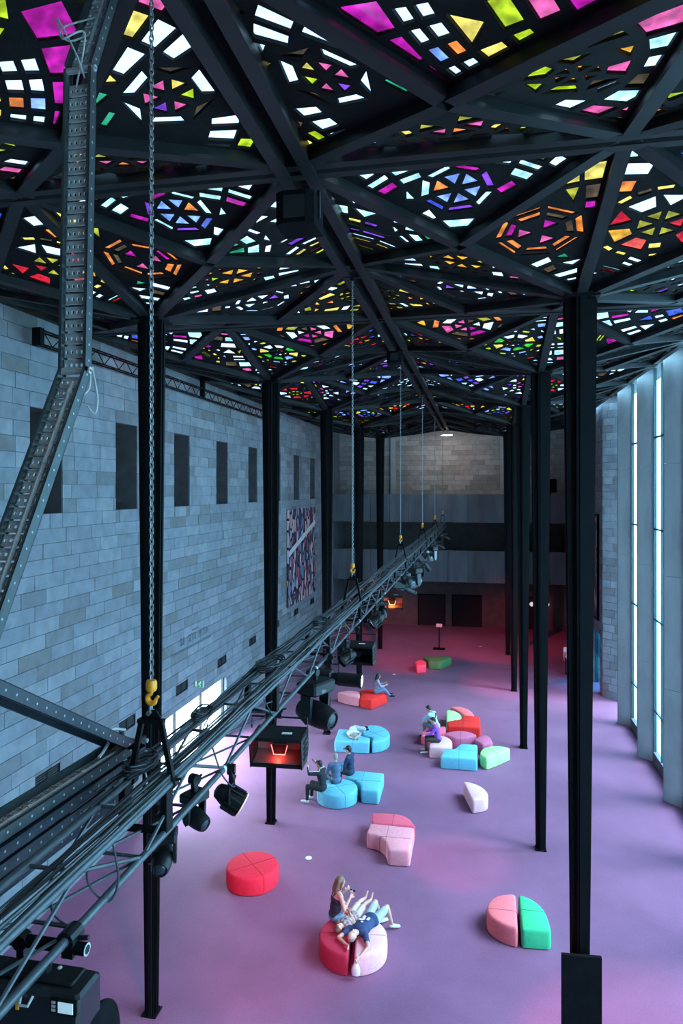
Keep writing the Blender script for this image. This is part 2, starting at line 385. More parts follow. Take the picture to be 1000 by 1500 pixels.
# ---- right side: angled concrete piers with full-height glass between, then a stone wall
PIERS = [29.45-3.56*k for k in range(10)]
for i, y in enumerate(PIERS):
    if y < YB: continue
    s = struct('column'); s.location = (XR, y, 0)
    s['label'] = 'pale concrete window pier, number %d counted from the far stone wall' % (i+1)
    poly = [(0, 0), (.44, -.46), (.475, -.46), (.475, .30), (.44, .30), (.0, .10)]
    for j in range(4):
        b = MB(); b.prism(poly, 3.4*j+.004, 3.4*(j+1)-.004); b.build('pier_segment', CONC, s)
CG = glass('window_glass', (.90, .97, .98), .02)
TEAL = mat('teal_window_frame', (.03, .075, .085), .4, .4, .1, 4)
for i in range(len(PIERS)):
    y1 = PIERS[i]-.46
    y0 = PIERS[i]-3.56+.30
    if y0 < YB: continue
    s = struct('window_%d' % (i+11))
    b = MB(); b.box((XG-.14, y0, 0), (XG+.02, y1, .38)); b.build('sill', PARA, s)
    ym = y0+.62*(y1-y0)
    b = MB()
    for y in (y0, ym, y1-.06): b.box((XG-.12, y, .38), (XG-.02, y+.06, 13.6))
    b.build('mullion', TEAL, s)
    for z in (1.8, 4.95, 8.05, 11.2):
        b = MB(); b.box((XG-.1, y0+.06, z-.03), (XG-.04, ym, z+.03)); b.box((XG-.1, ym+.06, z-.03), (XG-.04, y1-.06, z+.03)); b.build('transom', TEAL, s)
    zz = (.38, 1.8, 4.95, 8.05, 11.2, 13.6)
    for p, q in zip(zz, zz[1:]):
        for ya, yc in ((y0+.06, ym), (ym+.06, y1-.06)):
            b = MB(); b.box((XG-.075, ya, p+.03), (XG-.065, yc, q-.03)); b.build('pane', CG, s)
b = MB(); b.box((XR-.18, YB, 13.62), (XG+.7, YE, 13.9)); o = b.build('trim_2', BLACK); o['kind'] = 'structure'; o['label'] = 'dark roof edge above the window piers'
wr = struct('wall_right'); YS = 33.05
RD = (33.75, 35.5, 0, 2.65)
b = MB()
for a, c, z, q in slabs(YS, YE, 0, 13.6, [RD]): b.box((XR+.03, a, z), (XR+.5, c, q))
b.prism([(XR+.03, YS), (8.32, 32.3), (8.32, YS+.2), (XR+.5, YS+.2)], 0, 13.6)
b.build('wall_core', JOINT, wr)
def putR(b, y0, y1, z0, z1, e, mi): b.box((XR-e, y0, z0), (XR+.04, y1, z1), mi)
stones(wr, YS, YF+.2, 0, 13.3, [RD], STONES, .3325, 1.0, putR, 120, 5)
dv = Vector((8.32-XR-.03, 32.3-YS, 0)); dl = dv.length; dv.normalize(); nv = Vector((-dv.y, dv.x, 0))
def putE(b, y0, y1, z0, z1, e, mi):
    Mx = Matrix.Translation((XR+.03, YS, 0)) @ Matrix(((dv.x, -nv.x, 0, 0), (dv.y, -nv.y, 0, 0), (0, 0, 1, 0), (0, 0, 0, 1)))
    b.box((y0, -.0, z0), (y1, .035+e, z1), mi, M=Mx)
stones(wr, 0, dl, 0, 13.3, [], STONES, .3325, .62, putE, 200, 6)
s = struct('door_2')
b = MB()
for lo, hi in (((XR+.1, RD[0], 0), (XR+.2, RD[0]+.05, RD[3])), ((XR+.1, RD[1]-.05, 0), (XR+.2, RD[1], RD[3])), ((XR+.1, RD[0]+.05, RD[3]-.05), (XR+.2, RD[1]-.05, RD[3]))): b.box(lo, hi)
b.build('door_frame', TEAL, s)
ZD = (.0, .45, .9, 1.35, 1.8, 2.2, 2.6)
for k, (p, q) in enumerate(zip(ZD, ZD[1:])):
    for j, (ya, yc) in enumerate(((RD[0]+.05, 34.6), (34.62, RD[1]-.05))):
        tn = ((.22, .72, .85), (.12, .52, .68), (.32, .82, .9))[(k*2+j*3+k//2) % 3]
        b = MB(); b.box((XR+.14, ya, p+.01), (XR+.155, yc, q-.01)); b.build('pane', glass('cyan_glass_%d' % ((k*2+j*3+k//2) % 3), tn, .08), s)

# ---- far end: two balcony parapets, dark recesses, stone wall above
we = struct('wall_end')
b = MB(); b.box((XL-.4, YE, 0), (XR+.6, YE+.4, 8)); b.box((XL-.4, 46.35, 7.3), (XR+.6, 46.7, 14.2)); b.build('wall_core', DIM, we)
def putF(b, y0, y1, z0, z1, e, mi): b.box((y0, 46.32-e, z0), (y1, 46.36, z1), mi)
stones(we, -3.45, 3.4, 8.7, 13.4, [], ESTONES, .3325, 1.15, putF, 110, 9)
def putF2(b, y0, y1, z0, z1, e, mi): b.box((y0, 46.32-e, z0), (y1, 46.36, z1), mi)
stones(we, XL, -3.8, 8.7, 13.4, [], ESTONES, .3325, 1.15, putF2, 60, 10)
stones(we, 3.75, XR, 8.7, 13.4, [], ESTONES, .3325, 1.15, putF2, 60, 11)
for x in (-3.8, 3.4):
    b = MB(); b.cbox((x, 46.1, 7.4), (x+.35, 46.36, 13.4), .02); b.build('pilaster', mat('pale_render', (.30, .29, .28), .8, 0, .1, 2), we)
b = MB(); b.box((XL-.4, 44.0, 13.45), (XR+.6, YE+.4, 13.8)); o = b.build('ceiling_far_soffit', DARK); o['kind'] = 'structure'
for nm, z0, z1 in (('upper', 7.32, 9.11), ('lower', 3.53, 5.53)):
    s = struct('balcony_parapet', '%s concrete balcony parapet across the far end of the hall' % nm)
    b = MB(); b.box((XL, YF+.16, z0), (XR, YE, z0+.3)); b.build('floor_slab', PARA, s)
    x = XL
    while x < XR-.05:
        x1 = min(x+1.245, XR); b = MB(); b.cbox((x+.006, YF, z0), (x1-.006, YF+.15, z1), .01); b.build('parapet_panel', PARA, s); x = x1
for x0, x1, n in ((-2.06, -.28, 3), (.28, 2.17, 4), (5.1, 6.05, 5), (-6.6, -5.2, 6)):
    s = struct('door_%d' % n); b = MB(); b.box((x0, YE-.06, .02), (x1, YE-.005, 2.12)); b.build('door_leaf', DARK, s)
    b = MB(); b.box((x0-.06, YE-.08, 0), (x0, YE-.002, 2.18)); b.box((x1, YE-.08, 0), (x1+.06, YE-.002, 2.18)); b.box((x0, YE-.08, 2.12), (x1, YE-.002, 2.18)); b.build('door_frame', MATTE, s)
for x, lb in ((5.52, 'left'), (6.5, 'right')):
    t = thing('globe_lamp', 'small white globe lamp on the dark far wall, %s of a pair around a column' % lb, 'lamp', (x, YE-.005, 1.72))
    b = MB(); b.ball((0, -.2, 0), .15); b.build('globe', mat('globe_white', (.8, .8, .8), .4, 0, .02, 3, emit=(1, 1, 1), es=.55), t, smooth=True)
    b = MB(); b.tube([(0, 0, 0), (0, -.07, 0)], .05, 10); b.build('wall_plate', MATTE, t)
t = thing('loudspeaker', 'black loudspeaker box standing on the upper far balcony', 'loudspeaker', (6.45, 45.0, 7.62))
b = MB(); b.cbox((-.35, -.25, 1.6), (.35, .25, 2.45), .03); b.build('cabinet', MATTE, t)
b = MB(); b.tube([(0, 0, .02), (0, 0, 1.6)], .03, 8); b.box((-.3, -.3, 0), (.3, .3, .03)); b.build('stand', MATTE, t)
t = thing('strip_lamp', 'small bright white strip lamp at the peak of the far stone wall', 'lamp', (.1, 43.3, 12.78))
b = MB(); b.cbox((-.35, -.08, 0), (.35, .08, .09), .01); b.build('housing', WHITEP, t)
b = MB(); b.box((-.32, -.06, -.015), (.32, .06, .001)); b.build('diffuser', mat('strip_glow', (.9, .9, .9), .5, 0, .02, 3, emit=(1, .95, .9), es=3), t)
b = MB(); b.tube([(0, 0, .09), (0, 0, .46)], .012, 6); b.build('drop_rod', MATTE, t)
ld = bpy.data.lights.new('strip_light', 'AREA'); ld.shape = 'RECTANGLE'; ld.size = .6; ld.size_y = .1; ld.energy = 85; ld.color = (1, .90, .82)
o = bpy.data.objects.new('strip_light', ld); COL.objects.link(o); o.location = (.1, 43.2, 12.75); o.rotation_euler = (math.radians(62), 0, 0)
# black steel columns: tapering ribbed crosses
def column(x, y, lab, base=True):
    s = struct('column', lab, (x, y, 0)); b = MB()
    def cross(k):
        a, c, d = .235*k, .085*k, .13*k
        q = [(c, a), (c, d), (d, d), (d, c), (a, c), (a, -c), (d, -c), (d, -d), (c, -d), (c, -a), (-c, -a), (-c, -d), (-d, -d), (-d, -c), (-a, -c), (-a, c), (-d, c), (-d, d), (-c, d), (-c, a)]
        return q
    b.prism(cross(1), .03, 12.45, sc=.47); b.build('shaft', BLACK, s)
    for sx, sy in ((1, 0), (-1, 0), (0, 1), (0, -1)):
        b = MB(); Mx = Matrix.Rotation(math.atan2(sy, sx), 4, 'Z')
        b.add([Mx @ Vector(p) for p in ((.1, -.016, .04), (.128, -.016, .04), (.128, .016, .04), (.1, .016, .04), (.22, -.03, 12.4), (.258, -.03, 12.4), (.258, .03, 12.4), (.22, .03, 12.4))],
              [(3,2,1,0), (4,5,6,7), (0,1,5,4), (1,2,6,5), (2,3,7,6), (3,0,4,7)]); b.build('rib', BLACK, s)
    b = MB(); b.box((-.14, -.14, 0), (.14, .14, .03))
    for q in ((.1, .1), (-.1, .1), (.1, -.1), (-.1, -.1)): b.tube([(q[0], q[1], .03), (q[0], q[1], .06)], .014, 6)
    b.build('base_plate', BLACK, s)
    b = MB(); b.box((-.27, -.27, 12.42), (.27, .27, 12.5)); b.build('cap_plate', BLACK, s)
ORD = ['nearest', 'second nearest', 'third nearest', 'fourth nearest', 'farthest']
for sx, sd in ((-1, 'left'), (1, 'right')):
    for k, y in enumerate(ROWS):
        column(sx*CX, y, 'tapering black steel column, %s in view of the %s row' % (ORD[k-2], sd) if k >= 2 else 'tapering black steel column beside the mezzanine, %s row' % sd)
t = thing('board', 'tall plain black board standing against the nearest right-hand column', 'board', (3.66, 11.2, 0), rz=math.radians(4))
b = MB(); b.cbox((-.3, -.03, 0), (.3, .03, 2.2), .005); b.build('board_panel', MATTE, t)
b = MB(); b.box((-.25, .03, 0), (.25, .14, .04)); b.build('foot', MATTE, t)
# stage bar hung along the left wall
t = thing('wall_truss', 'slim black lattice truss hung high along the left stone wall', 'truss', (XL+.22, 13.1, 12.5))
b = MB()
for x in (0, .14):
    for z in (0, .3): b.tube([(x, 0, z), (x, 16.1, z)], .022, 6)
b.build('chord', BLACK, t)
b = MB()
for k in range(46):
    y = k*.35; b.tube([(.14, y, 0 if k % 2 else .3), (.14, y+.35, .3 if k % 2 else 0)], .012, 5); b.tube([(0, y, .3 if k % 2 else 0), (.14, y+.35, .3 if k % 2 else 0)], .008, 4)
b.build('lattice', BLACK, t, kind='stuff')
b = MB(); b.box((-.03, -.12, -.04), (.17, .02, .34)); b.build('end_plate', BLACK, t)
for y in (8.7, 15.9):
    b = MB(); b.box((.03, y-.07, .0), (.17, y+.07, .74)); b.build('hanger', BLACK, t)
# small things on the floor
for (x, y), lb in (((-2.17, 17.08), 'small white disc set in the carpet, near the round red seat'), ((-2.17, 34.9), 'small white disc in the carpet, beyond the person on the red seat'), ((2.12, 42.1), 'small white disc in the carpet, nearest the far doors')):
    t = thing('floor_disc', lb, 'floor disc', (x, y, 0)); b = MB(); b.lathe([(.085, .002), (.085, .012), (.075, .018), (.0001, .018)], 20); b.build('disc', WHITEP, t)
t = thing('sign_stand', 'thin dark sign stand with a pale head near the far doors', 'stand', (-.25, 41.0, 0))
b = MB(); b.box((-.35, -.25, 0), (.35, .25, .03)); b.build('base', MATTE, t)
b = MB(); b.tube([(0, 0, .03), (0, 0, 1.3)], .03, 8); b.build('pole', MATTE, t)
b = MB(); b.box((-.17, -.02, -.12), (.17, .02, .12), M=T(0, 0, 1.38) @ Matrix.Rotation(-.9, 4, 'X')); b.build('sign_plate', mat('stand_plate', (.5, .48, .5), .5, 0, .05, 5), t)
# ------------------------------------------------------------------ folded coloured-glass ceiling
def tint(disp):                      # light is filtered at both faces of a slab, hence the square root below
    return tuple(min(.96, max(.002, d/(s*SKY_S))) for d, s in zip(disp, SKY))
GL = {
 'white': (.32, .27, .27), 'mist': tint((.75, 1.6, 1.9)), 'lime': tint((.55, .85, .03)), 'green': tint((.04, .62, .06)), 'jade': tint((.02, .45, .26)),
 'yellow': tint((1.1, 1.0, .22)), 'gold': tint((1.0, .55, .06)), 'orange': tint((1.1, .34, .07)), 'coral': tint((.9, .13, .11)), 'pink': tint((.95, .16, .55)),
 'magenta': tint((.55, .015, .48)), 'violet': tint((.26, .08, .95)), 'blue': tint((.05, .12, .85)), 'sky': tint((.28, .55, 1.5)), 'olive': tint((.42, .46, .05)),
 'smoke': tint((.10, .08, .05)), 'red': tint((.75, .02, .05))}
GNAMES = list(GL); GMATS = [glass('glass_'+n, tuple(x**.5 for x in GL[n]), .06 if n == 'white' else .3) for n in GNAMES]
GI = {n: i for i, n in enumerate(GNAMES)}
PALS = [  # (ring colours, scatter colours)
 (['white', 'white', 'white', 'mist'], ['lime', 'yellow', 'jade', 'pink', 'violet']),
 (['magenta', 'lime', 'yellow', 'white'], ['orange', 'pink', 'sky', 'lime']),
 (['orange', 'gold', 'lime', 'yellow'], ['pink', 'olive', 'magenta', 'white']),
 (['jade', 'pink', 'orange', 'white'], ['olive', 'magenta', 'yellow', 'smoke']),
 (['blue', 'jade', 'sky', 'white'], ['violet', 'lime', 'mist', 'blue']),
 (['violet', 'white', 'sky', 'white'], ['magenta', 'blue', 'orange', 'mist']),
 (['gold', 'yellow', 'white', 'olive'], ['coral', 'orange', 'red', 'white']),
 (['red', 'orange', 'green', 'lime'], ['white', 'gold', 'blue', 'mist']),
 (['white', 'mist', 'white', 'white'], ['sky', 'white', 'orange', 'violet']),
 (['green', 'lime', 'white', 'jade'], ['yellow', 'red', 'sky', 'white'])]
def clip(poly, n, d):
    out = []
    for i in range(len(poly)):
        p, q = poly[i-1], poly[i]; a, c = n[0]*p[0]+n[1]*p[1]-d, n[0]*q[0]+n[1]*q[1]-d
        if (a >= 0) != (c >= 0):
            t = a/(a-c); out.append((p[0]+(q[0]-p[0])*t, p[1]+(q[1]-p[1])*t))
        if c >= 0: out.append(q)
    return out
def area(p): return .5*sum(p[i-1][0]*p[i][1]-p[i][0]*p[i-1][1] for i in range(len(p)))
def facet_panes(tri, R, kind, pal=None):
    """panes of one facet in its own 2-D frame: a rosette, then arcs of slabs round a corner of the facet, all clipped to it"""
    e = []
    for i in range(3):
        p, q = tri[i], tri[(i+1) % 3]; dx, dy = q[0]-p[0], q[1]-p[1]; l = math.hypot(dx, dy); n = (-dy/l, dx/l); e.append((n, n[0]*p[0]+n[1]*p[1]+.118))
    L_ = [math.dist(tri[1], tri[2]), math.dist(tri[2], tri[0]), math.dist(tri[0], tri[1])]; P_ = sum(L_)
    inc = tuple(sum(L_[i]*tri[i][k] for i in range(3))/P_ for k in (0, 1))
    mid = ((tri[1][0]+tri[2][0])/2, (tri[1][1]+tri[2][1])/2)
    cA, RA = [(inc, .62), (mid, .85), (tri[0], .95), (inc, .8), (mid, .6), (inc, .45)][kind]
    cB = tri[R.choice((1, 2, 0) if kind != 2 else (1, 2))]
    out = []
    for cen, r0, rmax, keep in ((cA, .05 if kind != 2 else .3, RA, None), (cB, .28, 4.0, (cA, RA+.03))):
        ring, scat = PALS[R.randrange(len(PALS))]
        if R.random() < .36: ring = PALS[R.choice((0, 8, 5))][0]
        if pal is not None:
            ring, scat = PALS[pal]
            if keep: ring = PALS[R.choice((0, 8, pal))][0]
        r = r0; k = R.randrange(4); j = 0
        while r < rmax:
            wr = R.choice((.15, .2, .25, .3)) if r < .9 else R.choice((.2, .26, .32, .36))
            if r+wr > rmax and keep is None: wr = max(.12, rmax-r)
            n = max(6, int(2*PI*(r+wr*.6)/R.choice((.24, .30, .36, .42)))); ph = R.random()
            style = R.choice(('quad', 'quad', 'quad', 'tri', 'split', 'alt', 'alt'))
            col = ring[(k+j) % 4] if R.random() < .72 else None
            for i in range(n):
                am = 2*PI*(i+.5+ph)/n; h = PI/n; g = R.uniform(.028, .042); r1, r2 = r+g*.7, r+wr
                if R.random() < .07: continue
                f1, f2 = min(h*.85, max(.12*h, h-g/max(r1, .08))), max(.2*h, h-g/r2)
                pt = lambda rr, a_: (cen[0]+rr*math.cos(a_), cen[1]+rr*math.sin(a_))
                if keep and math.dist(pt((r1+r2)/2, am), keep[0]) < keep[1]+.12: continue
                q4 = [pt(r1, am-f1), pt(r2, am-f2), pt(r2, am+f2), pt(r1, am+f1)]
                sty = style if style != 'alt' else ('tri' if i % 2 else 'quad')
                if sty == 'quad': polys = [q4]
                elif sty == 'tri': polys = [[pt(r1, am), q4[1], q4[2]]] if i % 2 else [[q4[0], pt(r2, am), q4[3]]]
                else:
                    u = R.uniform(.38, .5); m1, m2, m3, m4 = (pt(r1+(r2-r1)*u_, am+s_*f1) for u_, s_ in ((u, -1), (u, 1), (u+.2, -1), (u+.2, 1)))
                    polys = [[q4[0], m1, m2, q4[3]], [m3, q4[1], q4[2], m4]]
                for pl in polys:
                    if area(pl) < 0: pl = pl[::-1]
                    for n_, d_ in e:
                        if len(pl) > 2: pl = clip(pl, n_, d_)
                    if len(pl) < 3: continue
                    A = area(pl); per = sum(math.dist(pl[m-1], pl[m]) for m in range(len(pl)))
                    if A < .006 or A/(per*per) < .02: continue
                    c = col or R.choice(scat+ring[:1])
                    if R.random() < .12: c = R.choice(scat)
                    if R.random() < .05: c = 'smoke'
                    out.append((pl, GI[c]))
            r += wr+R.uniform(.035, .07); j += 1
    return out
PALETTE = {(2, 1, -1, 3): 5, (2, 1, -1, 2): 3, (2, 1, -1, 0): 0, (2, 1, -1, 1): 2, (2, 0, -1, 2): 6, (2, 0, -1, 3): 5, (2, 0, -1, 1): 7, (2, 0, -1, 0): 7, (1, 1, 1, 3): 2, (1, 1, 1, 0): 0, (1, 1, 1, 2): 2, (1, 1, 1, 1): 1,
           (1, 0, 1, 3): 4, (2, 1, 1, 0): 6, (2, 1, 1, 1): 8, (2, 1, 1, 2): 1, (2, 1, 1, 3): 2, (2, 0, 1, 2): 8, (2, 0, 1, 3): 0, (2, 0, 1, 1): 0, (2, 0, 1, 0): 4, (3, 1, -1, 2): 9, (3, 1, -1, 3): 2, (3, 1, -1, 0): 7, (3, 1, -1, 1): 1, (3, 0, -1, 2): 1, (3, 0, -1, 3): 5, (3, 0, -1, 1): 0, (3, 1, 1, 2): 6, (3, 1, 1, 3): 8}
def apart(a, b, m=.014):
    """whether two convex outlines have a separating edge with margin m"""
    for P_, Q_ in ((a, b), (b, a)):
        for i in range(len(P_)):
            p, q = P_[i-1], P_[i]; dx, dy = q[0]-p[0], q[1]-p[1]; l = math.hypot(dx, dy)
            if l > 1e-6 and max((dx*(v[1]-p[1])-dy*(v[0]-p[0]))/l for v in Q_) < -m: return True
    return False
def clean(panes):
    out = []
    for pl, c in panes:
        pl = [p for i, p in enumerate(pl) if math.dist(p, pl[i-1]) > .012]
        if len(pl) < 3: continue
        x0, x1, y0, y1 = min(p[0] for p in pl), max(p[0] for p in pl), min(p[1] for p in pl), max(p[1] for p in pl)
        if all(x0 > o[0][1]+.014 or x1 < o[0][0]-.014 or y0 > o[0][3]+.014 or y1 < o[0][2]-.014 or apart(pl, o[1]) for o in out): out.append(((x0, x1, y0, y1), pl, c))
    return out
def filled(tri, panes, R, pal):
    """adds loose small slabs in the gaps between the rings"""
    out = clean(panes); scat = PALS[R.randrange(len(PALS)) if pal is None else pal]; scat = scat[0]+scat[1]+['white']
    for k in range(150):
        u, v = R.random(), R.random()
        if u+v > 1: u, v = 1-u, 1-v
        c = [tri[0][i]+(tri[1][i]-tri[0][i])*u+(tri[2][i]-tri[0][i])*v for i in (0, 1)]
        a, l, w_ = R.uniform(0, PI), R.uniform(.07, .17), R.uniform(.04, .10); ca, sa = math.cos(a), math.sin(a)
        q = [(-l, -w_), (l, -w_), (l, w_), (-l, w_)] if R.random() < .55 else [(-l, -w_), (l, -w_), (l*R.uniform(-.8, .8), w_)]
        pl = [(c[0]+x*ca-y*sa, c[1]+x*sa+y*ca) for x, y in q]
        if any((t1[0]-t0[0])*(p[1]-t0[1])-(t1[1]-t0[1])*(p[0]-t0[0]) < .115*math.dist(t0, t1) for t0, t1 in zip(tri, tri[1:]+tri[:1]) for p in pl): continue
        x0, x1, y0, y1 = min(p[0] for p in pl), max(p[0] for p in pl), min(p[1] for p in pl), max(p[1] for p in pl)
        if all(x0 > o[0][1]+.04 or x1 < o[0][0]-.04 or y0 > o[0][3]+.04 or y1 < o[0][2]-.04 or apart(pl, o[1], .035) for o in out): out.append(((x0, x1, y0, y1), pl, GI[R.choice(scat)]))
    return [(o[1], o[2]) for o in out]
def sheet(tri, panes):
    """triangles of the facet with an opening for every pane; a pane the triangulation cannot take is left out"""
    R = random.Random(5)
    for k in range(12):
        loops = [[Vector((x, y, 0)) for x, y in tri]] + [[Vector((x, y, 0)) for x, y in pl] for pl, _ in panes]
        flat = [v for l in loops for v in l]; tris = tessellate_polygon(loops)
        got = sum(abs((flat[b].x-flat[a].x)*(flat[c].y-flat[a].y)-(flat[b].y-flat[a].y)*(flat[c].x-flat[a].x))*.5 for a, b, c in tris)
        if abs(got-(area(tri)-sum(area(pl) for pl, _ in panes))) < .01: break
        panes = panes[:]; panes.pop(R.randrange(len(panes)))
    return flat, tris, panes
RECESS = .012
EYE = Vector((2.12, 0, 9.42)); FWD = Vector((-math.sin(.1985), math.cos(.1985), 0)); RGT = Vector((math.cos(.1985), math.sin(.1985), 0))
def in_view(p):
    d = p-EYE; z = d.dot(FWD)
    if z < .5: return False, 9e9
    return abs(d.dot(RGT)/z) < .56 and d.z/z < .78, d.length
def bar(b, p, q, wd, dp, off=0.0, side=0.0):
    """steel rib hung under the line p-q: a deep web with a wider bottom flange"""
    p, q = Vector(p), Vector(q); t = (q-p).normalized(); sd = t.cross(Vector((0, 0, 1))).normalized(); up = sd.cross(t)
    def bx(w_, z0, z1):
        vs = []
        for e_ in (p, q):
            for a, z in ((-w_, z0), (w_, z0), (w_, z1), (-w_, z1)): vs.append(e_+sd*(a+side)+up*(z+off))
        b.add(vs, [(0,1,2,3), (7,6,5,4), (0,4,5,1), (1,5,6,2), (2,6,7,3), (3,7,4,0)])
    bx(wd*.42, -dp+.035, .02); bx(wd*.5, -dp, -dp+.04)
for ri, cy in enumerate(ROWS):
    for sx in (-1, 1):
        cx = sx*CX
        s = struct('ceiling', 'coloured-glass ceiling bay over the column, %s side, row %d' % ('left' if sx < 0 else 'right', ri+1))
        near = ri in (1, 2, 3)
        K = Vector((cx, cy, ZC)); rest = MB(); npart = 0; cand = []
        ribs = []
        for qx in (-1, 1):
            for qy in (-1, 1):
                C = Vector((cx+qx*CX, cy+qy*HALF, ZR)); E1 = Vector((cx+qx*CX, cy, ZR)); E2 = Vector((cx, cy+qy*HALF, ZR)); N_ = (K+C)/2; N_.z = 12.84
                inner = qx == -sx
                for fi, (A, B_, D) in enumerate(((N_, C, E1), (N_, E1, K), (N_, K, E2), (N_, E2, C))):
                    R = random.Random(ri*977+fi*131+(qy+1)*17+(5 if inner else 0)*7)
                    o3 = A; ux = (B_-A).normalized(); nn = (B_-A).cross(D-A).normalized(); uy = nn.cross(ux)
                    tri = [(0.0, 0.0), ((B_-A).length, 0.0), ((D-A).dot(ux), (D-A).dot(uy))]
                    if area(tri) < 0: tri = tri
                    up = nn if nn.z > 0 else -nn
                    P3 = lambda p, h=0.0: o3 + ux*p[0] + uy*p[1] + up*h
                    panes = facet_panes(tri, R, 0 if (ri, inner, qy, fi) == (2, True, -1, 2) else R.choice((0, 1, 2, 3, 4, 3, 4, 5, 0)), PALETTE.get((ri, int(inner), qy, fi)))
                    flat, tris, panes = sheet(tri, filled(tri, panes, R, PALETTE.get((ri, int(inner), qy, fi))))
                    b = MB(); b.add([P3((v.x, v.y), .03) for v in flat], tris)
                    for pl, ci in panes:                                   # thick reveals round every opening
                        m = len(pl); b.add([P3(p, .03) for p in pl]+[P3(p, .03+RECESS+.02) for p in pl], [(i, (i+1) % m, m+(i+1) % m, m+i) for i in range(m)])
                    b.build('matrix_panel', PANEL, s)
                    for pl, ci in panes:
                        m = len(pl); lo = .03+RECESS; vs = [P3(p, lo) for p in pl]+[P3(p, lo+.018) for p in pl]
                        fs = [tuple(range(m)), tuple(range(2*m-1, m-1, -1))]
                        ok, dist = in_view(vs[0]) if near else (False, 0)
                        if ok: cand.append((area(pl)/dist**2, vs, fs, ci))
                        else: rest.add(vs, fs, ci)
                ribs += [(N_, C), (N_, K), (N_, E1), (N_, E2)]
        cand.sort(key=lambda c: -c[0])
        for n_, (a_, vs, fs, ci) in enumerate(cand):
            if n_ < 215 and a_ > 1e-4*.6: b = MB(); b.add(vs, fs); b.build('glass_pane', GMATS[ci], s)
            else: rest.add(vs, fs, ci)
        if rest.v: rest.build('glass_panes', GMATS, s, kind='stuff')
        ribs += [(Vector((cx+q*CX, cy, ZR)), K) for q in (-1, 1)] + [(Vector((cx, cy+q*HALF, ZR)), K) for q in (-1, 1)]
        for p, q in ribs:
            b = MB(); d = (q-p).normalized(); bar(b, p+d*.06, q-d*.10, .165, .13, off=.045); b.build('rib', BEAM, s)
        # double cross beam on the bay line, ridge beam, wall edge
        for qy in (-1, 1):
            b = MB(); y = cy+qy*(HALF-.115); bar(b, (cx-CX, y, ZR), (cx+CX, y, ZR), .13, .17, off=.045); b.build('cross_beam', BEAM, s)
        b = MB(); x = sx*.16; bar(b, (x, cy-HALF, ZR), (x, cy+HALF, ZR), .15, .22, off=.045); b.build('ridge_beam', BEAM, s)
        b = MB(); x = sx*(2*CX-.08); bar(b, (x, cy-HALF, ZR), (x, cy+HALF, ZR), .14, .15, off=.045); b.build('edge_beam', BEAM, s)
        # dark channel cover between the ridge beams and bay beams
        b = MB(); x0, x1 = (0, .16) if sx > 0 else (-.16, 0); b.box((x0, cy-HALF, ZR+.07), (x1, cy+HALF, ZR+.1)); b.build('ridge_channel', PANEL, s)
# boxes slung under the ridge
for y, lb, k in ((8.02, 'large black loudspeaker box slung under the ridge beam, nearest', 1.0), (17.45, 'black loudspeaker box slung under the ridge beam, farther along', .8)):
    t = thing('loudspeaker', lb, 'loudspeaker', (0, y, 12.96))
    w_ = .23*k; b = MB(); b.prism([(-w_, -w_), (-w_*.6, -w_*1.25), (w_*.6, -w_*1.25), (w_, -w_), (w_, w_), (-w_, w_)], -.44*k, -.06); b.build('cabinet', MATTE, t)
    b = MB(); b.box((-w_*.55, -w_*1.28, -.38*k), (w_*.55, -w_*1.24, -.12)); b.build('grille', DARK, t)
    for sx in (-1, 1):
        b = MB(); b.box((sx*w_-.018, -.03, -.3*k), (sx*w_+.018, .03, .02)); b.build('bracket', FIXT, t)
# ------------------------------------------------------------------ lighting truss down the middle of the hall
TX, ZT, ZB, TY0, TY1 = .145, 7.5, 7.22, 1.1, 41.6
t = thing('lighting_truss', 'long black box truss of stage lights hung under the ridge', 'truss', (0, TY0, ZB)); LT = TY1-TY0; TH = ZT-ZB
for x, z in ((-TX, TH), (TX, TH), (TX, 0), (-TX, 0)):
    b = MB(); b.tube([(x, 0, z), (x, LT, z)], .024, 10); b.build('chord', TRUSS, t, smooth=True)
n = 60; st = LT/n
for k in range(n):
    y = k*st; b = MB()
    b.tube([(TX, y, TH if k % 2 else 0), (TX, y+st, 0 if k % 2 else TH)], .011, 6); b.tube([(-TX, y, 0 if k % 2 else TH), (-TX, y+st, TH if k % 2 else 0)], .011, 6)
    b.tube([(-TX, y, TH), (TX, y, TH)], .011, 6); b.tube([(-TX, y, 0), (TX, y, 0)], .011, 6)
    b.tube([(-TX, y, 0), (TX, y+st, 0)], .009, 5)
    b.build('lacing', TRUSS, t)
for k in range(17):
    y = .6+k*2.42; b = MB()
    for x in (-TX, TX): b.box((x-.022, y-.045, .0), (x+.022, y+.045, TH))
    b.box((-TX, y-.03, -.012), (TX, y+.03, .012)); b.build('splice_frame', BLACK, t)
for k in range(10):
    y = .9+k*3.1; b = MB(); b.tube([(TX, y, 0), (TX, y+.035, 0)], .0255, 10); b.build('tape_band', WHITEP, t)

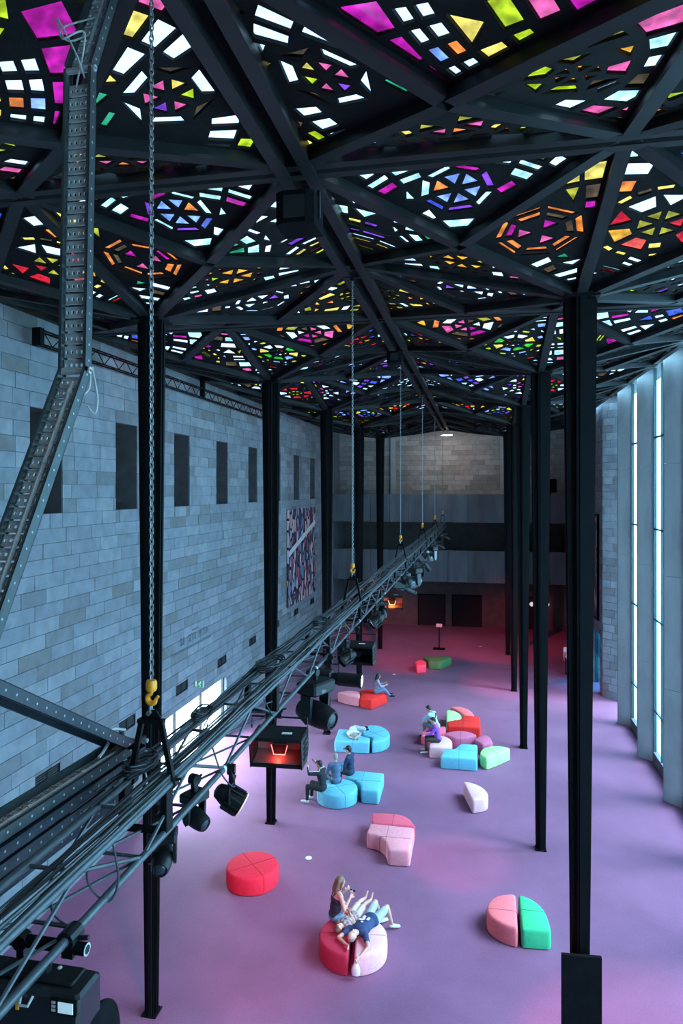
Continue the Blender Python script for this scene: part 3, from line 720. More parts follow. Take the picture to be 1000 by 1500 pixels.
def link_chain(b, z0, z1, pitch=.036, r=.0045, n=5, m=10):
    k = 0; z = z0
    while z < z1-.01:
        pts = []
        for i in range(m):
            a = 2*PI*i/m; u = math.cos(a)*.013; v = math.sin(a)*.013+(pitch*.5-.006 if math.sin(a) > 0 else -(pitch*.5-.006))
            pts.append((u, 0, z+pitch*.5+v) if k % 2 else (0, u, z+pitch*.5+v))
        b.tube(pts, r, n, closed=True); z += pitch; k += 1
CH = ['nearest of the row', 'second from the camera', 'third from the camera', 'fourth from the camera', 'fifth from the camera', 'last of the row']
for k, y in enumerate((4.2, 11.49, 18.7, 25.95, 33.2, 40.3)):
    z0 = 7.94
    t = thing('chain_hoist', 'hanging steel chain with yellow hook lifting the truss, '+CH[k], 'chain', (0, y, z0), group='chains holding up the truss')
    b = MB(); link_chain(b, .215, ZR-.3-z0, .036 if k < 2 else .05, .005 if k < 3 else .007, 5 if k < 2 else 4, 10 if k < 2 else 6); b.build('chain', CHAIN, t)
    b = MB(); b.lathe([(.012, .225), (.03, .222), (.037, .205), (.037, .165), (.030, .150), (.014, .147)], 14); b.build('hook_block', YELLOW, t, smooth=True)
    b = MB(); hk = [(0, 0, .155), (0, 0, .14)] + [(-.030*math.sin(a)+.002, 0, .100+.032*math.cos(a)) for a in [x*.32+.2 for x in range(15)]] + [(.05, 0, .118)]
    b.tube(hk[:2], .012, 8)
    pts = hk[1:]
    for i in range(len(pts)-1):
        f = i/(len(pts)-1); rr = .013+.006*math.sin(PI*f)-.007*max(0, f-.75)*4*.8
        b.tube([pts[i], pts[i+1]], rr, 8); b.ball(pts[i], rr, nu=8, nv=6)
    b.build('hook', YELLOW, t, smooth=True)
    b = MB(); b.tube([(0, .0, .075), (-.006, -.006, .06), (-.006, -.012, .01)], .008, 8); b.tube([(0, 0, .075), (-.006, .012, .06), (-.006, .016, .01)], .008, 8)
    b.tube([(-.006, -.032, .012), (-.006, .03, .012)], .012, 10); b.tube([(-.006, -.038, .012), (-.006, -.030, .012)], .017, 6); b.build('shackle', CHAIN, t, smooth=True)
    t = thing('truss_bridle', 'black trapezoid lifting bracket bolted over the truss under a chain, ' + CH[k], 'bracket', (0, y, 0), group='lifting brackets on the truss')
    b = MB(); b.box((-.09, -.026, 7.88), (.09, .026, 7.905)); b.prism([(-.075, 7.905), (.075, 7.905), (.035, 7.965), (-.035, 7.965)], -.006, .006, M=Matrix.Rotation(PI/2, 4, 'X')); b.build('spreader', BLACK, t)
    for sx in (-1, 1):
        b = MB(); b.tube([(sx*.07, 0, 7.885), (sx*TX, 0, ZT+.03)], .023, 4); b.build('leg', BLACK, t)
        b = MB(); b.tube([(sx*TX, -.03, ZT), (sx*TX, .03, ZT)], .04, 10); b.tube([(sx*(TX+.03), 0, ZT+.02), (sx*(TX+.07), 0, ZT+.03)], .01, 6); b.build('clamp', FIXT, t)
    b = MB(); b.tube([(0, 0, ZR-.32), (0, 0, ZR-.26)], .05, 10); b.box((-.16, -.04, ZR-.27), (.16, .04, ZR-.255)); b.build('top_anchor', FIXT, t)

# cables lying along both upper chords
R = random.Random(21)
def cable(x0, z0, ya, yb, ph, amp, lab, grp, r=.0085, m=CABLE):
    y = ya; pts = []
    while y <= yb:
        pts.append((x0+amp*math.sin(y*1.3+ph)+amp*.6*math.sin(y*3.1+2*ph)+R.uniform(-.003, .003), y, z0+amp*.5*math.sin(y*2.1+ph*1.7)+R.uniform(-.003, .003))); y += .28
    b = MB(); b.tube(pts, r, 6); o = b.build('cable', m, smooth=True); o['label'] = lab; o['category'] = 'cable'; o['group'] = grp
for k in range(11):
    cable(TX-.115+.024*(k % 6), ZT+.034+.022*(k//6), 1.15+.05*k, 41.2-1.7*(k % 5), k*.9, .013, 'black cable in the thick bundle along the right upper pipe of the truss', 'cables along the right truss pipe', .0065+.0025*(k % 3), CABLES[(k*2+k//3) % 3])
for k in range(9):
    cable(-TX-.045+.022*(k % 5), ZT+.034+.02*(k//5), 3.6+.05*k, 41.0-2.1*(k % 4), k*1.3+.4, .016, 'black cable in the bundle along the left upper pipe of the truss', 'cables along the left truss pipe', .0065+.002*(k % 2), CABLES[(k+k//4) % 3])
def coil(y, x, lab, n=5, r=.16):
    pts = []
    for i in range(n*14):
        a = 2*PI*i/14; rr = r*(1+.12*math.sin(i*.7)); pts.append((x+rr*.75*math.cos(a), y+rr*1.7*math.sin(a), ZT+.05+.012*(i/14)+.01*math.sin(i*1.1)))
    b = MB(); b.tube(pts, .0075, 6); o = b.build('cable_coil', CABLE, smooth=True); o['label'] = lab; o['category'] = 'cable'
coil(7.0, -.05, 'loose coil of black cable lying on the truss above the red-lit flood')
coil(5.35, -.13, 'small tangle of black cable on the left truss pipe before the bright doorway', 4, .085)
coil(4.25, -.1, 'tangle of black cable under the nearest yellow hook', 6, .10)
coil(9.4, -.08, 'coil of black cable on the truss near the long flood box', 4, .12)
def loop(pts, lab, r=.006, m=CABLE):
    P = [Vector(p) for p in pts]; out = []
    for i in range(len(P)-1):
        p0, p1, p2, p3 = P[max(i-1, 0)], P[i], P[i+1], P[min(i+2, len(P)-1)]
        for k in range(6):
            u = k/6; out.append(.5*((2*p1)+(p2-p0)*u+(2*p0-5*p1+4*p2-p3)*u*u+(3*p1-p0-3*p2+p3)*u**3))
    out.append(P[-1]); b = MB(); b.tube(out, r, 6); o = b.build('cable', m, smooth=True); o['label'] = lab; o['category'] = 'cable'
loop([(.1, 3.3, 7.5), (.08, 3.32, 7.33), (.16, 3.38, 7.2), (.2, 3.42, 7.3), (.15, 3.45, 7.48)], 'thin black cable looping below the truss by the projector light')
loop([(.05, 3.05, 7.5), (.02, 3.1, 7.3), (.1, 3.15, 7.18), (.1, 3.2, 7.05)], 'thin black cable dropping from the truss to the projector light')
loop([(.14, 4.9, 7.48), (.2, 4.95, 7.25), (.26, 5.05, 7.12), (.2, 5.15, 7.2)], 'thin black cable looping to the ribbed par lamp')
loop([(-.14, 5.6, 7.5), (-.2, 5.55, 7.38), (-.15, 5.45, 7.33), (-.1, 5.4, 7.47)], 'thin black cable hanging in front of the bright doorway')
loop([(-.36, 4.62, 7.5), (-.2, 4.5, 7.42), (-.16, 4.42, 7.3), (-.2, 4.3, 7.15), (-.15, 4.2, 7.3)], 'white cable hanging from the cable tray hinge to the truss', .007, WHITEP)
loop([(.1, 6.2, 7.5), (.16, 6.3, 7.3), (.15, 6.5, 7.15), (.1, 6.6, 7.05)], 'thin black cable feeding the red-lit flood')
loop([(.14, 9.8, 7.5), (.24, 9.9, 7.3), (.22, 10.0, 7.05)], 'thin black cable feeding the par lamp above the long flood box')

# ---- lamps clamped under the truss; local frame: pipe at origin, lamp below, front towards -y
def clamp(t):
    b = MB(); b.tube([(0, -.03, 0), (0, .03, 0)], .042, 10); b.tube([(.035, 0, .0), (.075, 0, .01)], .009, 6); b.box((-.02, -.02, -.09), (.02, .02, -.03)); b.build('clamp', FIXT, t)
def glow(nm, col, es): return mat(nm, (.9, .85, .8), .4, 0, .02, 5, emit=col, es=es)
def flood(lab, loc, rz, w_=.5, lit=None, es=0, tilt=0.0, grp=None):
    t = thing('flood_light', lab, 'stage light', loc, rz, group=grp); clamp(t)
    X = T(0, 0, -.2) @ Matrix.Rotation(tilt, 4, 'X')
    prof = [(.15, -.02), (-.17, -.04), (-.20, -.065), (-.165, -.065), (.10, -.05), (.11, -.26), (-.03, -.30), (-.13, -.315), (-.15, -.34), (.10, -.335), (.17, -.25), (.17, -.06)]
    Mx = X @ Matrix(((0, 0, 1, 0), (1, 0, 0, 0), (0, 1, 0, 0), (0, 0, 0, 1)))
    b = MB(); b.prism(prof, -w_/2, w_/2, M=Mx)
    b.build('hood', FIXT, t)
    side = [(.17, -.04), (-.20, -.05), (-.155, -.345), (.10, -.345), (.18, -.25)]
    for sx in (-1, 1):
        b = MB(); b.prism(side, sx*w_/2-.006, sx*w_/2+.006, M=Mx); b.build('side_plate', FIXT, t)
        for k in range(4):
            b = MB(); b.box((sx*(w_/2+.006)-.008, -.08, -.12-k*.055), (sx*(w_/2+.006)+.008, .1, -.095-k*.055), M=X); b.build('louvre', DARK, t)
    b = MB(); b.box((-.07, -.0, -.16), (.07, .06, -.07), M=X @ T(0, .03, 0)); b.build('lamp_box', MATTE, t)
    b = MB(); b.prism([(.095, -.07), (.105, -.07), (.105, -.25), (-.02, -.295), (-.12, -.310), (-.12, -.305), (-.02, -.285), (.085, -.235)], -w_/2+.012, w_/2-.012, M=Mx); b.build('reflector', mat('lamp_reflector', (.16, .15, .15), .5, .2, .1, 6) if lit else FIXT, t)
    lensm = glow('flood_glow_%s' % lab[:12].replace(' ', '_'), lit, es) if lit else DARK
    b = MB(); b.prism([(-.075, -.12), (.075, -.12), (.05, -.20), (-.05, -.20)], .0, .012, M=X @ T(0, .01, -.05) @ Matrix.Rotation(PI/2, 4, 'X')); b.build('lamp_window', MATTE if lit else lensm, t)
    if lit:
        b = MB(); b.tube([X @ V3 for V3 in (Vector((-.085, -.012, -.16)), Vector((-.058, -.012, -.258)), Vector((.058, -.012, -.258)), Vector((.085, -.012, -.16)))], .005, 6); b.build('glowing_edge', lensm, t)
    b = MB(); b.tube([(-w_/2-.03, 0, -.2), (-w_/2-.03, 0, -.08), (w_/2+.03, 0, -.08), (w_/2+.03, 0, -.26)], .010, 6); b.build('yoke', FIXT, t)
    b = MB(); b.box((.04, -.08, -.012), (.14, -.03, -.008), M=X @ T(0, 0, -.012)); b.build('label_sticker', WHITEP, t)
    return t
def par(lab, loc, rz, tilt=.7, s=1.0, edge=None, grp=None):
    t = thing('par_lamp', lab, 'stage light', loc, rz, group=grp); clamp(t)
    X = T(0, 0, -.30*s) @ Matrix.Rotation(PI/2+tilt, 4, 'X')     # local z of X is the beam direction
    b = MB(); b.tube([(-.13*s, 0, -.30*s), (-.13*s, 0, -.10), (.13*s, 0, -.10), (.13*s, 0, -.30*s)], .012, 6); b.box((-.14*s, -.02, -.105), (.14*s, .02, -.09)); b.build('yoke', FIXT, t)
    b = MB(); b.lathe([(.03*s, -.19*s), (.07*s, -.17*s), (.10*s, -.08*s), (.115*s, .02*s), (.125*s, .12*s), (.118*s, .12*s), (.105*s, .02*s)], 18, M=X); b.build('can', FIXT, t, smooth=True)
    for k in range(12):
        a = 2*PI*k/12; b = MB(); Y = X @ Matrix.Rotation(a, 4, 'Z'); b.box((.108*s, -.007*s, -.06*s), (.132*s, .007*s, .10*s), M=Y); b.build('cooling_fin', FIXT, t)
    b = MB(); b.lathe([(.0001, .085*s), (.10*s, .085*s), (.112*s, .10*s), (.0001, .104*s)], 18, M=X); b.build('lens', glass('lamp_lens', (.5, .42, .3)) if edge else mat('dark_lens', (.03, .04, .05), .1, .2, .1, 5), t)
    b = MB(); b.tube([X @ Vector((.122*s*math.cos(2*PI*k/20), .122*s*math.sin(2*PI*k/20), .122*s)) for k in range(20)], .007*s, 6, closed=True); b.build('rim', glow('amber_edge', (1, .32, .06), .4) if edge else FIXT, t)
    return t
def moving(lab, loc, rz, s=1.0, tilt=.5, grp=None, shell=None):
    t = thing('moving_head_light', lab, 'stage light', loc, rz, group=grp); clamp(t); shell = shell or FIXT
    b = MB(); b.cbox((-.19*s, -.14*s, -.09-.14*s), (.19*s, .14*s, -.09), .02*s); b.build('base_box', FIXT, t)
    z = -.09-.14*s
    for sx in (-1, 1):
        b = MB(); b.prism([(-.07*s, 0), (.07*s, 0), (.055*s, -.27*s), (0, -.32*s), (-.055*s, -.27*s)], sx*.165*s-.02*s, sx*.165*s+.02*s, M=T(0, 0, z) @ Matrix(((0, 0, 1, 0), (1, 0, 0, 0), (0, 1, 0, 0), (0, 0, 0, 1)))); b.build('yoke_arm', shell, t)
    X = T(0, 0, z-.24*s) @ Matrix.Rotation(PI/2+tilt, 4, 'X')
    b = MB(); b.lathe([(.05*s, -.23*s), (.10*s, -.215*s), (.135*s, -.12*s), (.142*s, .0), (.138*s, .10*s), (.12*s, .20*s), (.10*s, .24*s), (.085*s, .24*s), (.08*s, .22*s)], 20, M=X); b.build('lamp_head', shell, t, smooth=True)
    b = MB(); b.ball(X @ Vector((0, 0, .215*s)), (.085*s, .085*s, .03*s), M=X); b.build('lens', mat('dark_lens', (.03, .04, .05), .1, .2, .1, 5), t, smooth=True)
    b = MB(); b.box((-.08*s, -.142*s, -.2*s), (.0, -.139*s, -.16*s)); b.build('display', mat('display_glass', (.05, .06, .07), .15, 0, .1, 5), t)
    return t
def profile(lab, loc, d, s=1.0, lit=0.0, grp=None):
    t = thing('profile_spotlight', lab, 'stage light', loc, group=grp); clamp(t)
    X = T(0, 0, -.26*s) @ aim(d)
    b = MB(); b.tube([(-.1*s, 0, -.26*s), (-.1*s, 0, -.09), (.1*s, 0, -.09), (.1*s, 0, -.26*s)], .011, 6); b.build('yoke', FIXT, t)
    b = MB(); b.cbox((-.10*s, -.09*s, -.30*s), (.10*s, .09*s, .02*s), .015, M=X); b.build('body', FIXT, t)
    b = MB(); b.lathe([(.06*s, .02*s), (.072*s, .04*s), (.072*s, .10*s), (.082*s, .105*s), (.082*s, .36*s), (.09*s, .365*s), (.09*s, .40*s), (.078*s, .40*s), (.076*s, .36*s)], 20, M=X); b.build('barrel', FIXT, t, smooth=True)
    b = MB(); b.lathe([(.0001, .372*s), (.078*s, .372*s), (.074*s, .388*s), (.04*s, .398*s), (.0001, .40*s)], 20, M=X)
    b.build('lens', glow('spot_lens_glow', (1, .97, .9), 7) if lit else mat('dark_lens', (.03, .04, .05), .1, .2, .1, 5), t, smooth=True)
    b = MB(); b.tube([X @ Vector((-.13*s, 0, .02*s)), X @ Vector((.13*s, 0, .02*s))], .014*s, 8); b.build('tilt_knob', FIXT, t)
    return t
# big projector at the near end
t = thing('moving_projector', 'large black moving-light projector with a small display, lowest at the near end of the truss', 'stage light', (.0, 2.92, 7.19))
b = MB(); b.cbox((-.42, -.17, -.40), (.385, .02, -.02), .015); b.build('base_housing', mat('gloss_black', (.014, .015, .017), .22, 0, .15, 5), t)
b = MB(); b.cbox((-.38, -.12, -.02), (.32, .0, -.005), .006); b.build('top_plate', FIXT, t)
b = MB(); b.lathe([(.10, .0), (.20, .0), (.22, .015), (.22, .03), (.20, .045), (.10, .045)], 36, M=T(.345, -.02, -.40) @ Matrix.Rotation(PI/2, 4, 'Y')); b.build('drum', MATTE, t, smooth=True)
b = MB(); b.cbox((-.36, -.15, -.95), (.30, .2, -.42), .08); b.build('lamp_head', FIXT, t)
Xf = T(.385, -.172, -.060)
b = MB(); b.box((-.13, -.012, -.034), (-.005, .001, .034), M=Xf); b.build('display_bezel', MATTE, t)
b = MB(); b.box((-.09, -.016, -.022), (-.018, -.011, .024), M=Xf); b.build('display', glow('display_glow', (.55, .75, .78), .22), t)
b = MB()
for k in range(3): b.box((-.122, -.016, -.02+k*.017), (-.104, -.011, -.010+k*.017), M=Xf)
b.build('display_buttons', GALV, t)
b = MB(); b.tube([(.10, -.17, -.04), (.11, -.195, -.07), (.15, -.195, -.07), (.16, -.17, -.04)], .007, 6); b.build('carry_handle', GALV, t)
b = MB(); b.box((.075, -.176, -.11), (.09, -.169, -.05)); b.build('warning_tag', YELLOW, t)
b = MB(); b.tube([(TX, -.06, -.02), (TX, -.06, .03)], .03, 8); b.build('clamp', FIXT, t)
b = MB(); b.tube([(-TX, -.06, -.02), (-TX, -.06, .03)], .03, 8); b.build('clamp', FIXT, t)
for k in range(3):
    b = MB(); b.ball((-.2+.2*k, -.03, -.003), (.012, .012, .005), nu=8, nv=5); b.build('bolt', GALV, t)
t = thing('bracket_pipe', 'short black crossways pipe with a pale cut end clamped under the truss', 'pipe', (0, 3.06, 7.165))
b = MB(); b.tube([(-.22, 0, 0), (.235, 0, 0)], .03, 12); b.build('pipe', MATTE, t, smooth=True)
b = MB(); b.tube([(.2355, 0, 0), (.237, 0, 0)], .030, 14); b.build('cut_end', GALV, t)
b = MB(); b.lathe([(.0001, 0), (.021, 0), (.021, .002), (.0001, .002)], 12, M=T(.2362, 0, 0) @ Matrix.Rotation(PI/2, 4, 'Y')); b.build('bore_shade', DARK, t)  # flat dark disc standing in for the shade inside the pipe
b = MB(); b.tube([(TX, -.05, .055), (TX, .05, .055)], .046, 12); b.box((TX-.03, -.03, -.04), (TX+.03, .03, .04)); b.tube([(TX+.04, 0, .05), (TX+.10, 0, .06)], .012, 6); b.build('clamp', FIXT, t)
b = MB(); b.tube([(-.12, -.03, .0), (-.12, .03, .0)], .04, 10); b.box((-.14, -.02, -.14), (-.10, .02, -.02)); b.build('hanger', FIXT, t)
moving('black moving-head light hanging under the truss in front of the nearest left-hand column', (.03, 4.3, 7.22), .3, .5, .2)
moving('black moving-head light under the truss just left of the ribbed par lamp', (.02, 4.85, 7.24), 1.2, .5, .3)
par('ribbed black par lamp with an amber-lit rim hanging clear of the truss', (.19, 5.18, 7.2), 1.75, .55, .78, True)
flood('wide black flood box glowing red inside, nearest flood on the truss', (.12, 6.75, 7.18), .05, .52, (1, .06, .03), 1.5)
ld = bpy.data.lights.new('flood_lamp', 'POINT'); ld.energy = 3; ld.color = (1, .05, .03); ld.shadow_soft_size = .03
o = bpy.data.objects.new('flood_lamp', ld); COL.objects.link(o); o.location = (.12, 6.69, 6.73)
moving('big rounded black moving-head light beside the lit spotlight', (.17, 8.12, 7.2), 1.15, 1.08, .15)
profile('long black profile spotlight with a glaring white lens', (.22, 8.74, 7.24), (1, -.04, -.03), 1.05, 1)
flood('long dark flood box, second flood along the truss', (.2, 10.8, 7.2), .0, .55, None)
par('black par lamp between the lit spotlight and the second flood', (.2, 9.95, 7.18), -.8, .4, .8)
par('black par lamp just beyond the second flood box', (.18, 13.0, 7.2), -.8, .5, .95)
moving('small black moving-head light right of the second hook', (.15, 14.1, 7.2), .3, .6, .9)
flood('flood box with an orange-glowing mouth, halfway along the truss', (.12, 15.9, 7.2), .1, .5, (1, .16, .03), 2, .0)
profile('dark profile spotlight just past the orange flood', (.2, 17.3, 7.2), (.7, .5, -.4), 1)
par('black par lamp hanging past the orange flood', (.2, 18.3, 7.2), -.9, .7, 1)
moving('moving-head light with a shiny blue-lit dome, nearer of two', (.19, 20.4, 7.2), -.6, 1.2, .2, shell=mat('glossy_shell', (.06, .075, .085), .15, .2, .1, 4))
flood('dark flood box between the two domed lights', (.12, 22.0, 7.2), .0, .5, None)
profile('dark profile spotlight pointing down between the domed lights', (.2, 23.6, 7.2), (.5, .4, -.7), 1)
par('black par lamp near the farther domed light', (.2, 25.0, 7.2), -.7, .6, 1)
moving('moving-head light with a shiny blue-lit dome, farther of two', (.19, 28.0, 7.2), -.6, 1.2, .2, shell=MATS['glossy_shell'])
FAR = 'small dark stage light at the far end of the truss'
for k, y in enumerate((29.6, 31.0, 32.4, 33.9, 35.3, 36.8, 38.2, 39.6)):
    kind = k % 4; lb = FAR+', '+['first', 'second', 'third', 'fourth', 'fifth', 'sixth', 'seventh', 'last'][k]+' past the farther dome'
    G = 'stage lights at the far end of the truss'
    if kind == 0: par(lb, (.2, y, 7.2), -.8, .6, 1, grp=G)
    elif kind == 1: profile(lb, (.2, y, 7.2), (.8, .2, -.4), 1, grp=G)
    elif kind == 2: flood(lb, (.15, y, 7.2), 0, .45, grp=G)
    else: moving(lb, (.2, y, 7.2), -.5, .9, .4, grp=G)
ld = bpy.data.lights.new('flood_lamp', 'POINT'); ld.energy = 9; ld.color = (1, .14, .03); ld.shadow_soft_size = .03
o = bpy.data.objects.new('flood_lamp', ld); COL.objects.link(o); o.location = (.12, 15.8, 6.77)
# red and magenta beams of the show lights
def spot(loc, tgt, e, col, ang, bl=.7):
    ld = bpy.data.lights.new('show_beam', 'SPOT'); ld.energy = e; ld.color = col; ld.spot_size = ang; ld.spot_blend = bl; ld.shadow_soft_size = .08
    o = bpy.data.objects.new('show_beam', ld); COL.objects.link(o); o.location = loc
    o.rotation_euler = (Vector(tgt)-Vector(loc)).to_track_quat('-Z', 'Y').to_euler()
RED = (1, .07, .16)
for a_ in SPOTS: spot(*a_)

# ---- folding perforated cable tray at the near end
t = thing('cable_tray', 'folding grey perforated cable tray running from the ceiling down beside the truss', 'cable tray', (-.40, 4.2, 7.3)); t0 = Vector((-.40, 4.2, 7.3))
WT = .095
def tray(p, q, out, m_rail, conduit=True, rung=GALV, nm='tray_section'):
    """one tray section from p to q (points y,z at x=-.40); OUT is the side (in the yz plane) the open face looks to"""
    P, Q = Vector((0, p[0], p[1]))-Vector((0, 4.2, 7.3)), Vector((0, q[0], q[1]))-Vector((0, 4.2, 7.3))
    d = (Q-P).normalized(); L_ = (Q-P).length; o = Vector((0, *out)); o = (o-d*o.dot(d)).normalized()
    M = Matrix(((1, d.x, o.x, P.x), (0, d.y, o.y, P.y), (0, d.z, o.z, P.z), (0, 0, 0, 1)))   # x across, y along, z to the open side
    s = link(nm, None, t)
    for sx in (-1, 1):
        b = MB(); x = sx*WT; b.box((min(x, x-sx*.004), .0, .0), (max(x, x-sx*.004), L_, .075), M=M)
        b.box((min(x, x-sx*.018), 0, .071), (max(x, x-sx*.018), L_, .075), M=M); b.box((min(x, x-sx*.018), 0, .0), (max(x, x-sx*.018), L_, .004), M=M); b.build('side_rail', m_rail, s)
        b = MB(); k = 0
        while .07+k*.1 < L_-.04:
            y = .07+k*.1; b.lathe([(.0001, 0), (.0075, 0), (.0075, .0045), (.0001, .0045)], 8, M=M @ T(x-(.0005 if sx < 0 else -.0005)-.0022, y, .04) @ Matrix.Rotation(PI/2, 4, 'Y')); k += 1
        b.build('bolt_hole_glints', mat('hole_glint', (.30, .33, .34), .5, 0, .1, 5), s, kind='stuff')  # pale discs on the rail: the glint at the holes is put into their colour
    k = 0
    while .05+k*.085 < L_-.05:
        y = .05+k*.085; b = MB()
        # raised pressed rung: a frame with five slots
        x0, x1 = -WT+.006, WT-.006
        b.box((x0, y-.032, .006), (x1, y-.011, .016), M=M); b.box((x0, y+.011, .006), (x1, y+.032, .016), M=M)
        b.box((x0, y-.034, .004), (x1, y-.030, .022), M=M); b.box((x0, y+.030, .004), (x1, y+.034, .022), M=M)
        for j in range(6):
            xx = x0+(x1-x0)*j/5; b.box((max(x0, xx-.009), y-.011, .006), (min(x1, xx+.009), y+.011, .016), M=M)
        b.build('rung', rung, s); k += 1
    if conduit:
        b = MB(); b.tube([M @ Vector((.02, .12, .045)), M @ Vector((.02, L_-.12, .045))], .013, 8)
        for j in range(4): yy = .2+j*(L_-.4)/3; b.tube([M @ Vector((.02, yy, .045)), M @ Vector((.02, yy+.03, .045))], .018, 8)
        b.build('conduit', GALV, s, smooth=True)
    b = MB()
    for y in (.0, L_): b.tube([M @ Vector((-WT-.012, y, .035)), M @ Vector((WT+.012, y, .035))], .016, 8)
    b.build('hinge_pin', GALV, s)
    return M, L_
P0, P1, P2, P3, P4, P5 = (4.42, 13.0), (4.05, 12.11), (3.99, 10.16), (3.05, 8.49), (4.72, 7.52), (2.72, 7.60)
tray(P1, P0, (-1, .3), RAIL)
tray(P2, P1, (-1, 0), RAIL, False)
tray(P3, P2, (-1, .6), RAIL)
tray(P3, P4, (-.5, -1), TRAYB, False)
tray(P5, P4, (0, 1), RAIL, True)
for k in range(3): tray((2.70, 7.51-.088*k), (4.62-.05*k, 7.43-.088*k), (0, 1), TRAYB, False, TRAYB)
def tcab(pts, nm='loose_cable', r=.006, m=GALV):
    P = [Vector(p)-t0 for p in pts]; out = []
    for i in range(len(P)-1):
        p0, p1, p2, p3 = P[max(i-1, 0)], P[i], P[i+1], P[min(i+2, len(P)-1)]
        for k in range(6):
            u = k/6; out.append(.5*((2*p1)+(p2-p0)*u+(2*p0-5*p1+4*p2-p3)*u*u+(3*p1-p0-3*p2+p3)*u**3))
    out.append(P[-1]); b = MB(); b.tube(out, r, 6); b.build(nm, m, t, smooth=True)
tcab([(-.36, 4.3, 12.6), (-.47, 4.0, 12.3), (-.52, 3.95, 12.42), (-.40, 3.95, 12.2), (-.36, 4.0, 12.05)])
tcab([(-.38, 4.35, 12.7), (-.50, 4.0, 12.4), (-.45, 3.9, 12.25), (-.33, 3.95, 12.3), (-.42, 4.0, 12.0)])
tcab([(-.33, 4.0, 10.25), (-.30, 3.95, 10.05), (-.36, 3.85, 9.98), (-.40, 3.8, 9.95)])
tcab([(-.32, 4.02, 10.2), (-.27, 4.0, 10.0), (-.29, 4.0, 9.9), (-.33, 3.98, 9.95)])
tcab([(-.42, 4.62, 7.66), (-.46, 4.5, 7.7), (-.40, 4.35, 7.66), (-.38, 4.2, 7.62)], r=.011)
# ------------------------------------------------------------------ modular upholstered seats
def fillet(poly, rmax=.09):
    out = []; n = len(poly)
    for i in range(n):
        p, c, q = (Vector(poly[j % n]) for j in (i-1, i, i+1))
        a, e = (p-c), (q-c); la, le = a.length, e.length
        cosang = a.dot(e)/(la*le); sharp = cosang > -.75
        ta = min(.45*la, rmax) if sharp else .5*la*.98; te = min(.45*le, rmax) if sharp else .5*le*.98
        A, B_ = c+a/la*ta, c+e/le*te
        for k in range(5):
            u = k/4; out.append((1-u)**2*A+2*u*(1-u)*c+u*u*B_)
    res = [out[0]]
    for p in out[1:]:
        if (p-res[-1]).length > .008: res.append(p)
    if (res[0]-res[-1]).length < .008: res.pop()
    return res
FAB = {}
def fabric(n, c): FAB[n] = mat('fabric_'+n, c, .88, 0, .07, 14, .12, 220, spec=.2); return FAB[n]
for n_, c_ in (('red', (.82, .03, .06)), ('crimson', (.44, .028, .065)), ('scarlet', (.90, .035, .03)), ('coral', (.92, .17, .19)), ('rose', (.80, .11, .17)), ('pink', (.88, .30, .35)), ('blush', (.84, .44, .49)),
              ('mauve', (.62, .15, .26)), ('aqua', (.16, .48, .60)), ('mint', (.06, .48, .22)), ('moss', (.08, .26, .09)), ('lime', (.45, .78, .30))): fabric(n_, c_)
SH = .42
def seat(lab, poly, col, seam='cross', ang=0.0, grp='modular upholstered seats', h=SH):
    P = [Vector(p) for p in poly]
    ar = .5*sum(P[i-1].x*P[i].y-P[i].x*P[i-1].y for i in range(len(P)))
    if ar < 0: P.reverse()
    ctr = sum(P, Vector((0, 0)))/len(P)
    P = fillet([p-ctr for p in P]); n = len(P)
    t = thing('modular_seat', lab, 'seat', (ctr.x, ctr.y, 0), group=grp)
    nr = []
    for i in range(n):
        d = (P[(i+1) % n]-P[i-1]).normalized(); nr.append(Vector((d.y, -d.x)))
    b = MB(); prof = [(.03, .018), (.006, .022), (0, .06), (-.004, .2), (0, h-.07), (.008, h-.035), (.024, h-.012), (.05, h)]
    vs = [(P[i].x-nr[i].x*o, P[i].y-nr[i].y*o, z) for o, z in prof for i in range(n)]
    fs = [(k*n+i, k*n+(i+1) % n, (k+1)*n+(i+1) % n, (k+1)*n+i) for k in range(len(prof)-1) for i in range(n)]
    top = [Vector((v[0], v[1], 0)) for v in vs[-n:]]; o = (len(prof)-1)*n
    fs += [(a+o, c+o, d+o) if (top[c]-top[a]).cross(top[d]-top[a]).z > 0 else (d+o, c+o, a+o) for a, c, d in tessellate_polygon([top])]
    b.add(vs, fs); b.build('cushion', FAB[col], t, smooth=True)
    b = MB(); b.prism([(p.x-q.x*.05, p.y-q.y*.05) for p, q in zip(P, nr)], 0, .03); b.build('plinth', MATTE, t)
    sm = mat('seam_'+col, tuple(x*.45 for x in FAB[col].node_tree.nodes['Color Ramp'].color_ramp.elements[1].color[:3]), .9, 0, .05, 20)
    for d in ([] if not seam else [ang] if seam == 'one' else [ang, ang+PI/2]):
        dx, dy = math.cos(d), math.sin(d); hit = []
        for i in range(n):
            p, q = P[i-1], P[i]; a, c = p.x*dy-p.y*dx, q.x*dy-q.y*dx
            if (a > 0) != (c > 0): u = a/(a-c); r = p+(q-p)*u; hit.append(r.x*dx+r.y*dy)
        if len(hit) < 2: continue
        lo, hi = min(hit), max(hit); pts = [(lo, .05), (lo-.003, .2), (lo, h-.07), (lo+.012, h-.022), (lo+.05, h), (hi-.05, h), (hi-.012, h-.022), (hi, h-.07), (hi+.003, .2), (hi, .05)]
        b = MB(); b.tube([(u*dx, u*dy, z) for u, z in pts], .0075, 5); b.build('seam', sm, t)
    return t
def disc(cx, cy, r, n=20, a0=0, a1=2*PI): return [(cx+r*math.cos(a0+(a1-a0)*k/n), cy+r*math.sin(a0+(a1-a0)*k/n)) for k in range(n if abs(a1-a0-2*PI) < 1e-6 else n+1)]
seat('round red seat standing alone on the left of the carpet', disc(-3.23, 15.79, .635), 'red', ang=.75)
